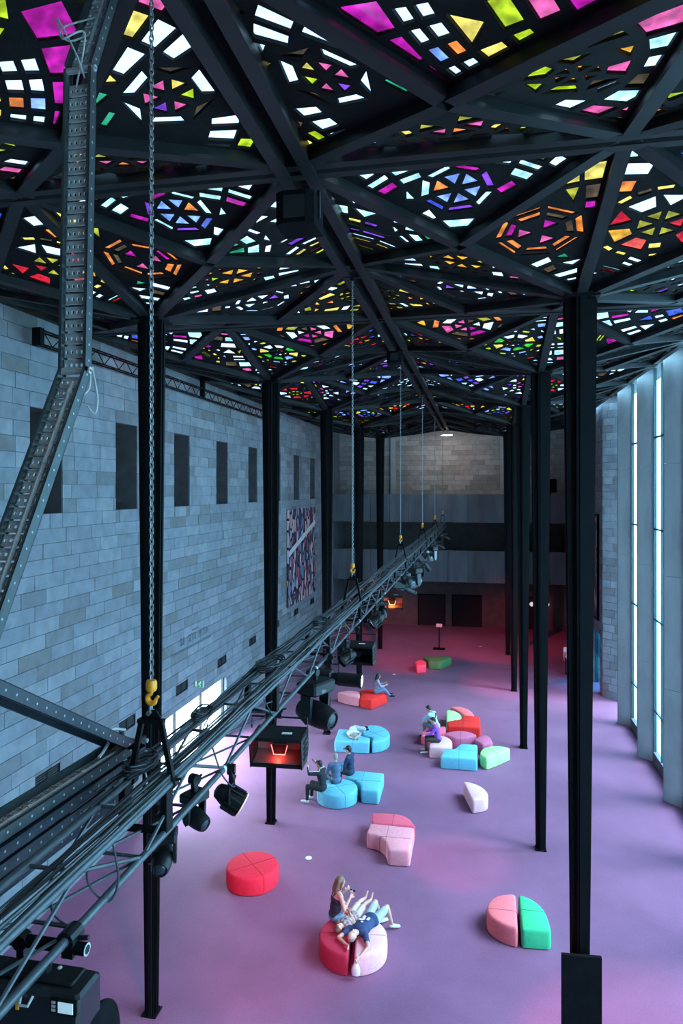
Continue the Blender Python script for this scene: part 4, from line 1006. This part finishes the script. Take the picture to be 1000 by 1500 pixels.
pc = (-.40, 13.72); ga = math.radians(97)
seat('dark red half-round seat the woman in the tank top sits on', disc(pc[0]-.035, pc[1], .66, 14, ga+.03, ga+PI-.03), 'crimson', 'one', ga-PI/2)
seat('pale pink half-round seat under the man lying down', disc(pc[0]+.035, pc[1], .66, 14, ga-PI+.03, ga-.03), 'blush', 'one', ga-PI/2)
seat('coral half-round seat pushed against the green seat', [(2.90, 15.80), (2.70, 15.77), (2.46, 15.65), (2.31, 15.42), (2.25, 15.16), (2.28, 14.96), (2.39, 14.79), (2.58, 14.64), (2.75, 14.58), (2.88, 14.56)], 'coral', 'one', .03)
seat('green rounded seat pushed against the coral one', [(2.95, 15.80), (3.2, 15.72), (3.41, 15.48), (3.51, 15.19), (3.55, 14.62), (2.95, 14.56)], 'mint', 'one', .02)
seat('low rose-red curved seat behind the pink notched one', [(-.84, 18.98), (-.36, 19.06), (.03, 19.03), (.28, 18.8), (.44, 18.42), (-.75, 18.42)], 'rose', 'one', PI/2)
seat('pink seat with a curved notch at its corner, in mid carpet', [(-.79, 18.38), (.41, 18.36), (.41, 17.15), (-.14, 17.12), (-.22, 17.45), (-.38, 17.68), (-.55, 17.8), (-.8, 17.82)], 'pink', ang=.02)
seat('round aqua seat the three men share', disc(-2.12, 20.43, .62), 'aqua', ang=.6)
seat('aqua notched square seat right beside the round aqua one', [(-2.05, 21.2), (-1.95, 21.72), (-.86, 21.70), (-.84, 20.36), (-1.38, 20.36), (-1.44, 20.72), (-1.66, 21.02)], 'aqua', ang=.05)
seat('square aqua seat the curled-up person lies on', [(-3.10, 25.38), (-2.42, 25.42), (-2.34, 25.1), (-2.1, 24.8), (-1.78, 24.68), (-1.75, 24.22), (-3.0, 24.12)], 'aqua', 'one', PI/2)
seat('rounded aqua seat behind the curled-up person', [(-2.36, 25.55), (-2.04, 26.02), (-1.68, 26.06), (-1.32, 25.75), (-1.12, 25.25), (-1.14, 24.84), (-1.33, 24.46), (-1.66, 24.26), (-1.70, 24.74), (-2.05, 24.88), (-2.27, 25.15)], 'aqua', ang=.9)
seat('coral leaf-shaped seat at the back of the right cluster', [(.90, 28.85), (1.29, 28.98), (1.68, 28.72), (1.90, 28.1), (1.86, 27.93), (1.45, 27.93), (1.30, 28.35)], 'coral', None)
seat('lime quarter-round seat at the back of the right cluster', [(.77, 28.45), (1.10, 28.38), (1.34, 28.05), (1.42, 27.68), (1.30, 27.42), (.84, 27.10)], 'lime', None)
seat('scarlet notched seat in the right cluster', [(.86, 27.04), (1.34, 27.34), (1.47, 27.85), (2.12, 27.87), (2.14, 26.55), (.90, 26.50)], 'scarlet', ang=.02)
seat('pink square seat under the person in the pale blue top', [(-.02, 25.42), (.14, 26.20), (.84, 26.46), (.86, 25.95), (.70, 25.72), (.36, 25.52)], 'rose', None)
seat('dusky rose lens-shaped seat in the middle of the cluster', [(.80, 25.66), (1.04, 25.94), (1.42, 26.10), (1.76, 26.03), (2.02, 25.74), (1.72, 25.46), (1.4, 25.30), (1.18, 25.30)], 'mauve', 'one', 1.6)
seat('pale pink D-shaped seat under the person in purple', [(.38, 24.26), (.36, 24.85), (.60, 25.40), (.82, 25.42), (1.06, 25.2), (1.17, 24.85), (1.10, 24.50), (.82, 24.26)], 'blush', None)
seat('small mauve rounded block at the right of the cluster', [(1.92, 25.2), (2.08, 25.68), (2.35, 25.82), (2.50, 25.60), (2.57, 25.08), (2.2, 24.84)], 'mauve', None)
seat('aqua notched seat at the front of the right cluster', [(.81, 23.42), (.90, 24.18), (1.25, 24.22), (1.45, 24.75), (2.03, 24.78), (2.03, 23.42)], 'aqua', ang=.02)
seat('lime D-shaped seat at the front of the right cluster', [(2.11, 24.16), (2.26, 24.57), (2.58, 24.78), (2.9, 24.80), (3.17, 24.64), (2.74, 24.05), (2.33, 23.58), (2.12, 23.85)], 'lime', 'one', 2.2)
seat('pale pink half-round seat alone in front of the cluster', [(1.59, 21.58), (1.86, 21.55), (2.14, 21.35), (2.32, 21.04), (2.37, 20.73), (2.23, 20.50), (1.90, 20.33)], 'blush', None)
seat('pink leaf-shaped seat joined to the red one behind the spotlight', [(-4.1, 29.92), (-3.67, 30.34), (-3.21, 30.24), (-3.02, 29.82), (-3.0, 29.38), (-3.53, 29.52)], 'pink', None)
seat('bright red seat the lone person perches on', [(-3.17, 30.36), (-2.81, 30.80), (-1.87, 30.18), (-2.42, 29.06), (-2.97, 29.32), (-2.96, 29.82)], 'scarlet', None)
seat('small pink rounded block far down the hall', [(-1.25, 36.0), (-1.11, 36.45), (-.84, 36.5), (-.62, 36.15), (-.60, 35.5), (-1.06, 35.3)], 'rose', None)
seat('dark green notched seat far down the hall', [(-.92, 37.1), (-.71, 37.55), (-.29, 37.36), (.42, 37.72), (.62, 37.32), (.06, 36.22), (-.54, 36.30), (-.62, 36.72)], 'moss', None)
# ------------------------------------------------------------------ people
SKIN = mat('skin_light', (.62, .36, .27), .55, 0, .06, 12); SKIN2 = mat('skin_tan', (.46, .25, .17), .55, 0, .06, 12)
HAIRD = mat('hair_dark', (.018, .015, .014), .5, 0, .3, 30); HAIRB = mat('hair_brown', (.16, .10, .06), .5, 0, .35, 40, stretch=(1, 1, .15)); HAIRG = mat('hair_grey', (.30, .27, .26), .7, 0, .2, 30)
def cloth(n, c): return mat('cloth_'+n, c, .85, 0, .1, 9, .15, 90)
V = Vector
def remesh(b, name, m, parent, vox, sm=4, props=None):
    o = b.build(name, m, parent)
    r = o.modifiers.new('fuse', 'REMESH'); r.mode = 'VOXEL'; r.voxel_size = vox; r.use_smooth_shade = True
    s_ = o.modifiers.new('soften', 'SMOOTH'); s_.iterations = sm; s_.factor = .5
    return o
def hand(b, w_, d, side, k=1.0, curl=.5):
    d = d.normalized(); side = (side-d*side.dot(d)).normalized(); n = d.cross(side)
    M = Matrix((side, d, n)).transposed().to_4x4()
    b.ball(w_+d*.045*k, (.040*k, .055*k, .019*k), M=M, nu=12, nv=8)
    for i, (o, l) in enumerate(((-.030, .066), (-.010, .078), (.011, .072), (.030, .056))):
        p = w_+d*.085*k+side*o*k; q = p+(d*math.cos(curl*.5)+n*math.sin(curl*.5))*l*.5*k; r = q+(d*math.cos(curl*1.4)+n*math.sin(curl*1.4))*l*.5*k
        b.cone(p-d*.02*k, p, .0115*k, .0110*k, 8); b.cone(p, q, .0110*k, .0100*k, 8); b.cone(q, r, .0100*k, .0085*k, 8)
    p = w_+d*.025*k-side*.030*k; q = p+(d*.7-side*.75+n*.25).normalized()*.042*k; b.cone(p, q, .0125*k, .0115*k, 8); b.cone(q, q+(d*.95-side*.1+n*.35).normalized()*.032*k, .0115*k, .009*k, 8)
def person(label, J, root, k=1.0, skin=None, shirt=None, sleeve='short', legs=None, leglen='long', shoe=None, hair=None, style='short', vox=.012, facing=None, curl=.6):
    """J: joints in world space; one fused body with clothes, hair and shoes as its children"""
    skin = skin or SKIN; root = V(root); J = {a: V(p)-root for a, p in J.items()}
    pel, ch, nk, hd = J['pelvis'], J['chest'], J['neck'], J['head']; f = V(facing).normalized()
    sp = (nk-pel).normalized(); hu = (hd-nk).normalized(); b = MB()
    r = (J['shR']-J['shL']).normalized(); fw = sp.cross(r)*-1
    if fw.dot(f) < 0 and abs(fw.dot(f)) > .3: fw = -fw
    Mt = Matrix((r, r.cross(sp)*-1, sp)).transposed().to_4x4()
    def torso(b, e=0.0, hip=True):
        b.ball(pel, (.165*k+e, .118*k+e, .12*k+e), M=Mt, nu=16, nv=10) if hip else None
        w_ = pel.lerp(ch, .5); b.ball(w_, (.138*k+e, .105*k+e, .16*k+e), M=Mt, nu=16, nv=10)
        b.ball(ch, (.158*k+e, .118*k+e, .17*k+e), M=Mt, nu=16, nv=10)
        b.ball(ch+sp*.10*k, (.165*k+e, .10*k+e, .10*k+e), M=Mt, nu=16, nv=10)
        for s_ in 'LR': b.cone(ch+sp*.13*k, J['sh'+s_], .07*k+e, .056*k+e)
    torso(b); b.cone(nk-sp*.03*k, hd-hu*.05*k, .056*k, .05*k)
    for s_ in 'LR':
        b.cone(J['sh'+s_], J['el'+s_], .050*k, .039*k); b.cone(J['el'+s_], J['wr'+s_], .040*k, .026*k)
        side = fw if abs((J['wr'+s_]-J['el'+s_]).normalized().dot(fw)) < .9 else r
        hand(b, J['wr'+s_], J['wr'+s_]-J['el'+s_], side*(1 if s_ == 'L' else -1), k*1.02, curl)
        b.cone(J['hip'+s_], J['kn'+s_], .088*k, .056*k); m = J['kn'+s_].lerp(J['an'+s_], .3)
        b.cone(J['kn'+s_], m, .055*k, .056*k); b.cone(m, J['an'+s_], .056*k, .034*k)
        ft = J['to'+s_]-J['an'+s_]; b.cone(J['an'+s_], J['to'+s_], .036*k, .026*k); b.ball(J['an'+s_]-ft.normalized()*.03*k, .036*k, nu=10, nv=7)
    # head with brow, nose, mouth, chin and ears
    fh = (f-hu*f.dot(hu)).normalized(); rh = fh.cross(hu); Mh = Matrix((rh, fh, hu)).transposed().to_4x4(); H = lambda x, y, z: hd+(rh*x+fh*y+hu*z)*k
    b.ball(H(0, -.005, .02), (.078*k, .095*k, .100*k), M=Mh, nu=16, nv=12); b.ball(H(0, .022, -.045), (.058*k, .066*k, .068*k), M=Mh, nu=14, nv=10)
    b.cone(H(0, .088, .02), H(0, .108, -.018), .010*k, .016*k, 8); b.ball(H(0, .086, -.052), (.024*k, .012*k, .010*k), M=Mh, nu=10, nv=6); b.ball(H(0, .076, -.09), .022*k, nu=10, nv=7)
    b.ball(H(0, .082, .035), (.05*k, .014*k, .010*k), M=Mh, nu=10, nv=6)
    for s_ in (-1, 1): b.ball(H(s_*.080, -.005, -.005), (.012*k, .024*k, .034*k), M=Mh, nu=10, nv=7)
    o = remesh(b, 'person', skin, None, vox, 5); o.location = root; o['label'] = label; o['category'] = 'person'
    EY = mat('eye_dark', (.02, .015, .012), .2, 0, .1, 5)
    b = MB()
    for s_ in (-1, 1): b.ball(H(s_*.032, .083, .012), .011*k, nu=8, nv=6)
    b.build('eyes', EY, o, smooth=True)
    # hair
    b = MB()
    if style == 'long':
        b.ball(H(0, -.022, .035), (.090*k, .100*k, .098*k), M=Mh, nu=16, nv=12)
        for x in (-.055, -.02, .02, .055): b.cone(H(x, -.07, .03), H(x*1.25, -.085, -.15), .042*k, .036*k, 10); b.cone(H(x*1.25, -.085, -.15), H(x*1.1, -.07, -.26), .036*k, .018*k, 10)
        for x in (-.08, .08): b.cone(H(x, .0, .03), H(x*1.05, -.005, -.13), .026*k, .016*k, 10)
    elif style == 'bald': 
        b.ball(H(0, -.020, .022), (.081*k, .088*k, .096*k), M=Mh, nu=16, nv=12)
    else:
        b.ball(H(0, -.024, .036), (.087*k, .092*k, .094*k), M=Mh, nu=16, nv=12); b.ball(H(0, .035, .088), (.066*k, .055*k, .034*k), M=Mh, nu=14, nv=8); b.ball(H(0, -.06, -.03), (.066*k, .042*k, .05*k), M=Mh, nu=12, nv=8)
    remesh(b, 'hair', hair or HAIRD, o, .010, 3)
    if style == 'cap':
        b = MB(); b.ball(H(0, -.006, .07), (.092*k, .104*k, .068*k), M=Mh, nu=16, nv=10); b.ball(H(0, .11, .052), (.070*k, .075*k, .012*k), M=Mh, nu=14, nv=6); remesh(b, 'cap', hair or HAIRD, o, .010, 2)
    # clothes
    if shirt:
        b = MB(); torso(b, .016*k)
        if sleeve == 'none':
            b = MB(); w_ = pel.lerp(ch, .5)
            for c_, q in ((pel, (.178, .130, .12)), (w_, (.155, .122, .16)), (ch-sp*.01*k, (.166, .130, .13))): b.ball(c_, tuple(x*k for x in q), M=Mt, nu=16, nv=10)
            for x in (-.075, .075):
                b.tube([ch+r*x*k+fw*.10*k+sp*.08*k, ch+r*x*k+fw*.05*k+sp*.175*k, ch+r*x*k*.8-fw*.03*k+sp*.19*k, ch+r*x*k*.5-fw*.11*k+sp*.08*k], .017*k, 8)
        else:
            for s_ in 'LR':
                e_ = J['el'+s_] if sleeve == 'long' else J['sh'+s_].lerp(J['el'+s_], .62)
                b.ball(J['sh'+s_], .068*k, nu=12, nv=8); b.tube([J['sh'+s_], e_], .066*k, 12, r2=.056*k)
                if sleeve == 'long': b.ball(e_, .055*k, nu=12, nv=8); b.tube([J['el'+s_], J['el'+s_].lerp(J['wr'+s_], .92)], .054*k, 12, r2=.038*k)
        remesh(b, 'shirt', shirt, o, vox, 3)
    if legs:
        b = MB(); b.ball(pel-sp*.01, (.176*k, .130*k, .125*k), M=Mt, nu=16, nv=10)
        for s_ in 'LR':
            b.ball(J['hip'+s_], .102*k, nu=12, nv=8)
            if leglen == 'shorts': b.tube([J['hip'+s_], J['hip'+s_].lerp(J['kn'+s_], .82)], .104*k, 14, r2=.084*k)
            elif leglen == 'brief': b.tube([J['hip'+s_], J['hip'+s_].lerp(J['kn'+s_], .42)], .102*k, 14, r2=.092*k)
            else: b.tube([J['hip'+s_], J['kn'+s_]], .102*k, 12, r2=.070*k); b.ball(J['kn'+s_], .070*k, nu=12, nv=8); b.tube([J['kn'+s_], J['kn'+s_].lerp(J['an'+s_], .93)], .069*k, 12, r2=.052*k)
        remesh(b, 'shorts' if leglen != 'long' else 'trousers', legs, o, vox, 3)
    if shoe:
        for s_ in 'LR':
            ft = (J['to'+s_]-J['an'+s_]).normalized(); b = MB(); a = J['an'+s_]-V((0, 0, .012))*k
            b.cone(a-ft*.035*k, a+ft*.06*k, .046*k, .044*k); b.cone(a+ft*.05*k, J['to'+s_]+ft*.03*k, .043*k, .034*k); remesh(b, 'shoe', shoe, o, .010, 3)
    return o
def sit(x, y, face, z=SH, lean=.12, side=0.0, k=1.0, knee=.15, thigh=.42, foot=None, fz=.06, armL=None, armR=None, legs=None, look=None):
    """seated joints; arms given as (forward, outward, up) for the elbow from the shoulder and for the wrist from the elbow"""
    F = V((math.cos(face), math.sin(face), 0)); Rr = V((math.sin(face), -math.cos(face), 0)); U = V((0, 0, 1))
    J = {}; pel = V((x, y, z+.105*k)); u = (U*math.cos(lean)+F*math.sin(lean)+Rr*math.sin(side)).normalized()
    J['pelvis'] = pel; J['chest'] = pel+u*.33*k; J['neck'] = pel+u*.50*k+F*.015; hu = (u+F*.18).normalized(); J['head'] = J['neck']+hu*.16*k
    for s_, sg in (('L', -1), ('R', 1)):
        sh = pel+u*.455*k+Rr*sg*.185*k; J['sh'+s_] = sh
        e, w_ = (armL if s_ == 'L' else armR) or ((.10, .06, -.26), (.20, -.08, -.05))
        J['el'+s_] = sh+(F*e[0]+Rr*sg*e[1]+U*e[2])*k; J['wr'+s_] = J['el'+s_]+(F*w_[0]+Rr*sg*w_[1]+U*w_[2])*k
        hip = pel+Rr*sg*.09*k-U*.02*k; J['hip'+s_] = hip
        kn = hip+F*thigh*k+Rr*sg*(knee-.09)*k+U*.02; an = V((kn.x, kn.y, 0))+F*.02*k+U*(fz+.03)
        if legs: kn, an = hip+(F*legs[0][0]+Rr*sg*legs[0][1]+U*legs[0][2])*k, hip+(F*legs[1][0]+Rr*sg*legs[1][1]+U*legs[1][2])*k
        J['kn'+s_] = kn; J['an'+s_] = an; J['to'+s_] = an+F*.15*k-U*.03
    return J, V((math.cos(face), math.sin(face), -.1)) if look is None else V(look)
# woman with a camera, legs tucked, on the dark red half
J, f = sit(-.86, 14.10, math.radians(34), lean=.14, knee=.2, armL=((.05, .04, -.26), (.18, -.07, .15)), armR=((.06, .03, -.26), (.17, -.08, .16)), legs=((.32, .20, .02), (.30, -.08, -.03)))
J['anL'] += V((0, 0, .02)); J['toL'] = J['anL']+V((.06, .12, -.01)); J['toR'] = J['anR']+V((.08, -.10, -.01))
TANK = cloth('dark_tank', (.022, .024, .04)); 
person('woman with long brown hair in dark tank top and blue shorts, holding up a camera', J, (-.86, 14.10, SH), .98, SKIN, TANK, 'none', cloth('blue_shorts', (.12, .33, .46)), 'brief', None, HAIRB, 'long', .010, f, 1.0)
cw = (J['wrL']+J['wrR'])/2
t = thing('camera', 'small silver and black camera held up by the woman', 'camera', tuple(cw+V((.075, .03, .045))), rz=math.radians(22))
b = MB(); b.cbox((-.03, -.06, -.04), (.03, .06, .04), .008); b.build('body', mat('camera_silver', (.5, .52, .54), .35, .4, .1, 10), t)
b = MB(); b.lathe([(.034, 0), (.034, .045), (.028, .05), (.0001, .05)], 14, M=T(.03, 0, 0) @ Matrix.Rotation(PI/2, 4, 'Y')); b.build('lens', MATTE, t, smooth=True)
b = MB(); b.cbox((-.02, -.02, .04), (.02, .02, .058), .004); b.build('viewfinder', MATTE, t)
# man lying on his back, head towards the camera, arm hanging with a white bag
z = SH+.10
J = dict(pelvis=(-.085, 14.08, z+.005), chest=(-.215, 13.78, z+.02), neck=(-.29, 13.60, z+.02), head=(-.36, 13.42, z+.055), shL=(-.475, 13.70, z), shR=(-.125, 13.56, z),
         elL=(-.64, 13.45, z-.035), wrL=(-.46, 13.27, z-.03), elR=(-.015, 13.30, z-.045), wrR=(-.155, 13.085, z-.12), hipL=(-.15, 14.14, z), hipR=(.0, 14.08, z),
         knL=(-.07, 14.54, z+.10), anL=(.02, 14.78, .10), toL=(.12, 14.90, .055), knR=(.19, 14.46, z+.07), anR=(.275, 14.66, .10), toR=(.39, 14.72, .055))
TEE = cloth('navy_tee', (.022, .045, .12))
pm = person('man lying on his back in a navy t-shirt with a white print and grey shorts', J, (-.085, 14.08, SH), 1.0, SKIN, TEE, 'short', cloth('grey_shorts', (.36, .38, .42)), 'shorts', cloth('white_shoe', (.6, .62, .62)), HAIRG, 'bald', .010, (.1, .12, 1), .9)
PR = cloth('white_print', (.75, .75, .76)); Mx = T(-.10, -.25, .255) @ Matrix.Rotation(math.radians(-23), 4, 'Z')
b = MB(); b.ball(Mx @ V((-.03, .02, 0)), (.035, .06, .012), nu=10, nv=6); b.ball(Mx @ V((-.045, .085, 0)), (.03, .025, .012), nu=10, nv=6); b.ball(Mx @ V((-.06, -.05, 0)), (.05, .022, .012), nu=10, nv=6); b.box((.04, .0, -.004), (.085, .09, .008), M=Mx); b.ball(Mx @ V((.0, -.10, 0)), (.03, .018, .012), nu=10, nv=6)
b.build('shirt_print', PR, pm, smooth=True)
t = thing('shopping_bag', 'small white bag dangling from the hand of the man lying down', 'bag', (-.215, 12.99, .10))
b = MB(); b.lathe([(.02, .0), (.075, .015), (.088, .09), (.075, .17), (.035, .235), (.018, .26)], 14, M=Matrix.Diagonal((1, .55, 1, 1))); b.build('bag_body', mat('bag_white', (.78, .8, .8), .5, 0, .08, 10, .3, 25), t, smooth=True)
b = MB(); b.tube([(-.015, 0, .255), (-.01, .01, .30), (.01, .02, .315), (.018, .005, .26)], .006, 6); b.build('handle', MATS['bag_white'], t)
# child lying beside him
k = .80
J = dict(pelvis=(-.46, 14.14, z-.01), chest=(-.56, 13.90, z), neck=(-.62, 13.77, z), head=(-.68, 13.65, z+.03), shL=(-.72, 13.86, z-.01), shR=(-.47, 13.76, z-.01), elL=(-.76, 14.05, z), wrL=(-.62, 14.10, z+.11), elR=(-.40, 13.92, z), wrR=(-.52, 14.02, z+.12),
         hipL=(-.52, 14.18, z-.01), hipR=(-.40, 14.14, z-.01), knL=(-.40, 14.48, z+.10), anL=(-.32, 14.76, z+.03), toL=(-.28, 14.82, z+.14), knR=(-.28, 14.43, z+.09), anR=(-.19, 14.70, z+.04), toR=(-.16, 14.76, z+.15))
person('child in a patterned top lying between the woman and the man', J, (-.46, 14.14, SH), k, SKIN, mat('patterned_top', (.30, .24, .24), .85, 0, .95, 26), 'short', cloth('pale_leggings', (.58, .50, .48)), 'shorts', None, HAIRB, 'short', .010, (.2, .3, 1), .9)
# three men on the round aqua seat
WST = cloth('white_stripe', (.75, .77, .78)); BJ = cloth('black_jacket', (.010, .014, .020))
J, f = sit(-2.50, 20.08, math.radians(168), lean=.10, armL=((.22, .16, .02), (.12, -.14, .16)), armR=((.20, .18, .0), (.10, -.16, .17)))
pm = person('man in a black jacket with white sleeve stripes, seated with arms raised', J, (-2.50, 20.08, SH), 1.0, SKIN2, BJ, 'long', cloth('black_trousers', (.012, .013, .016)), 'long', cloth('white_trainers', (.6, .6, .6)), HAIRD, 'short', .013, f)
rt = V((-2.50, 20.08, SH))
b = MB()
for s_ in 'LR':
    sh, el, wr = (J[a+s_]-rt for a in ('sh', 'el', 'wr')); up = V((0, 0, .066)); bk = V((.02, 0, 0))
    b.tube([J['neck']-rt+(sh-J['neck']+rt)*.35+up*.75, sh+up*1.02+bk, el+up*.92, wr+up*.55], .012, 6)
b.build('sleeve_stripe', WST, pm)
J, f = sit(-2.21, 20.66, math.radians(118), lean=.06, armR=((.12, .02, -.25), (.2, -.1, .02)))
person('man in a slate blue shirt with cropped grey hair, middle of the three', J, (-2.21, 20.66, SH), .98, SKIN, cloth('slate_shirt', (.085, .135, .22)), 'long', cloth('dark_jeans', (.03, .04, .06)), 'long', BLACK, HAIRG, 'short', .013, f)
J, f = sit(-1.89, 21.38, math.radians(166), lean=.05, armL=((.12, .03, -.25), (.2, -.08, .0)))
person('man in a navy jacket and dark cap, sitting on the notched aqua seat', J, (-1.89, 21.38, SH), 1.0, SKIN, cloth('navy_jacket', (.014, .030, .085)), 'long', cloth('dark_trousers', (.02, .025, .035)), 'long', BLACK, HAIRD, 'cap', .013, f)
# curled sleeper on the square aqua seat
z = SH+.12
J = dict(pelvis=(-2.47, 25.08, z), chest=(-2.45, 24.78, z+.02), neck=(-2.40, 24.62, z+.01), head=(-2.34, 24.48, z+.02), shL=(-2.60, 24.72, z-.02), shR=(-2.30, 24.68, z+.05), elL=(-2.48, 24.46, z-.06), wrL=(-2.26, 24.38, z-.07), elR=(-2.12, 24.62, z+.02), wrR=(-2.22, 24.42, z-.04),
         hipL=(-2.48, 25.10, z-.06), hipR=(-2.42, 25.12, z+.05), knL=(-2.08, 25.02, z-.03), anL=(-2.12, 25.32, z-.05), toL=(-2.0, 25.36, z-.06), knR=(-2.04, 24.96, z+.08), anR=(-2.14, 25.26, z+.04), toR=(-2.02, 25.31, z+.03))
person('person curled up asleep in a white shirt on the square aqua seat', J, (-2.47, 25.08, SH), .95, SKIN, cloth('white_shirt', (.66, .68, .68)), 'short', cloth('pale_trousers', (.45, .52, .58)), 'long', BLACK, HAIRG, 'short', .013, (.6, .1, .5))
# lone sitter on the bright red seat
J, f = sit(-2.38, 30.10, math.radians(20), lean=.10, legs=((.34, .08, .10), (.60, .08, -.16)), armL=((.14, .03, -.22), (.20, -.06, .05)), armR=((.14, .03, -.22), (.20, -.06, .05)))
person('person in a lilac top and blue jeans sitting on the bright red seat', J, (-2.38, 30.10, SH), .95, SKIN2, cloth('lilac_top', (.30, .29, .36)), 'long', cloth('blue_jeans', (.13, .20, .32)), 'long', BLACK, HAIRD, 'long', .014, f)
# two people at the right cluster
J, f = sit(.50, 26.10, math.radians(150), lean=.48, armL=((.20, .05, -.18), (.12, -.05, -.2)), armR=((.20, .05, -.18), (.12, -.05, -.2)))
pm = person('person in a pale blue hooded top leaning forward, dark strap across the back', J, (.50, 26.10, SH), 1.0, SKIN, cloth('pale_blue_top', (.36, .52, .60)), 'long', cloth('grey_trousers', (.10, .12, .15)), 'long', BLACK, HAIRD, 'short', .014, f)
rt = V((.50, 26.10, SH)); c_ = J['chest']-rt; F = V((math.cos(2.618), math.sin(2.618), 0)); Rr = V((F.y, -F.x, 0)); up = (J['neck']-J['pelvis']).normalized(); bk = (-F+up*F.dot(up)).normalized()
b = MB(); b.tube([c_+Rr*.15+up*.13+bk*.07, c_+Rr*.05+up*.06+bk*.145, c_-Rr*.08-up*.08+bk*.14, c_-Rr*.17-up*.2+bk*.06], .014, 6); b.build('bag_strap', MATTE, pm)
b = MB(); b.ball(c_+up*.17+bk*.07, (.09, .07, .06), nu=12, nv=8); b.build('hood', MATS['cloth_pale_blue_top'], pm, smooth=True)
J, f = sit(.66, 24.78, math.radians(184), lean=.22, armL=((.16, .03, -.22), (.20, -.03, -.06)), armR=((.16, .03, -.22), (.20, -.03, -.06)))
person('person in a purple jumper and dark trousers sitting on the pale pink seat', J, (.66, 24.78, SH), .96, SKIN, cloth('purple_jumper', (.28, .075, .46)), 'long', cloth('brown_trousers', (.035, .03, .03)), 'long', cloth('white_trainers', (.6, .6, .6)), HAIRD, 'short', .014, f)
# someone walking, half hidden behind the nearest right-hand column
x, y = 6.50, 36.4; U = V((0, 0, 1))
J = dict(pelvis=(x, y, .92), chest=(x, y+.01, 1.24), neck=(x, y+.02, 1.43), head=(x, y+.04, 1.59), shL=(x-.19, y, 1.38), shR=(x+.19, y, 1.38), elL=(x-.23, y-.04, 1.10), wrL=(x-.22, y+.06, .86), elR=(x+.23, y-.04, 1.10), wrR=(x+.22, y+.06, .86),
         hipL=(x-.09, y, .90), hipR=(x+.09, y, .90), knL=(x-.10, y+.12, .50), anL=(x-.10, y+.08, .09), toL=(x-.10, y+.23, .05), knR=(x+.10, y+.0, .49), anR=(x+.10, y-.14, .10), toR=(x+.10, y+.0, .05))
person('person in a white shirt walking, half hidden by the nearest right-hand column', J, (x, y, 0), 1.0, SKIN, MATS['cloth_white_shirt'], 'short', cloth('black_jeans', (.015, .015, .02)), 'long', BLACK, HAIRD, 'short', .016, (0, 1, 0))
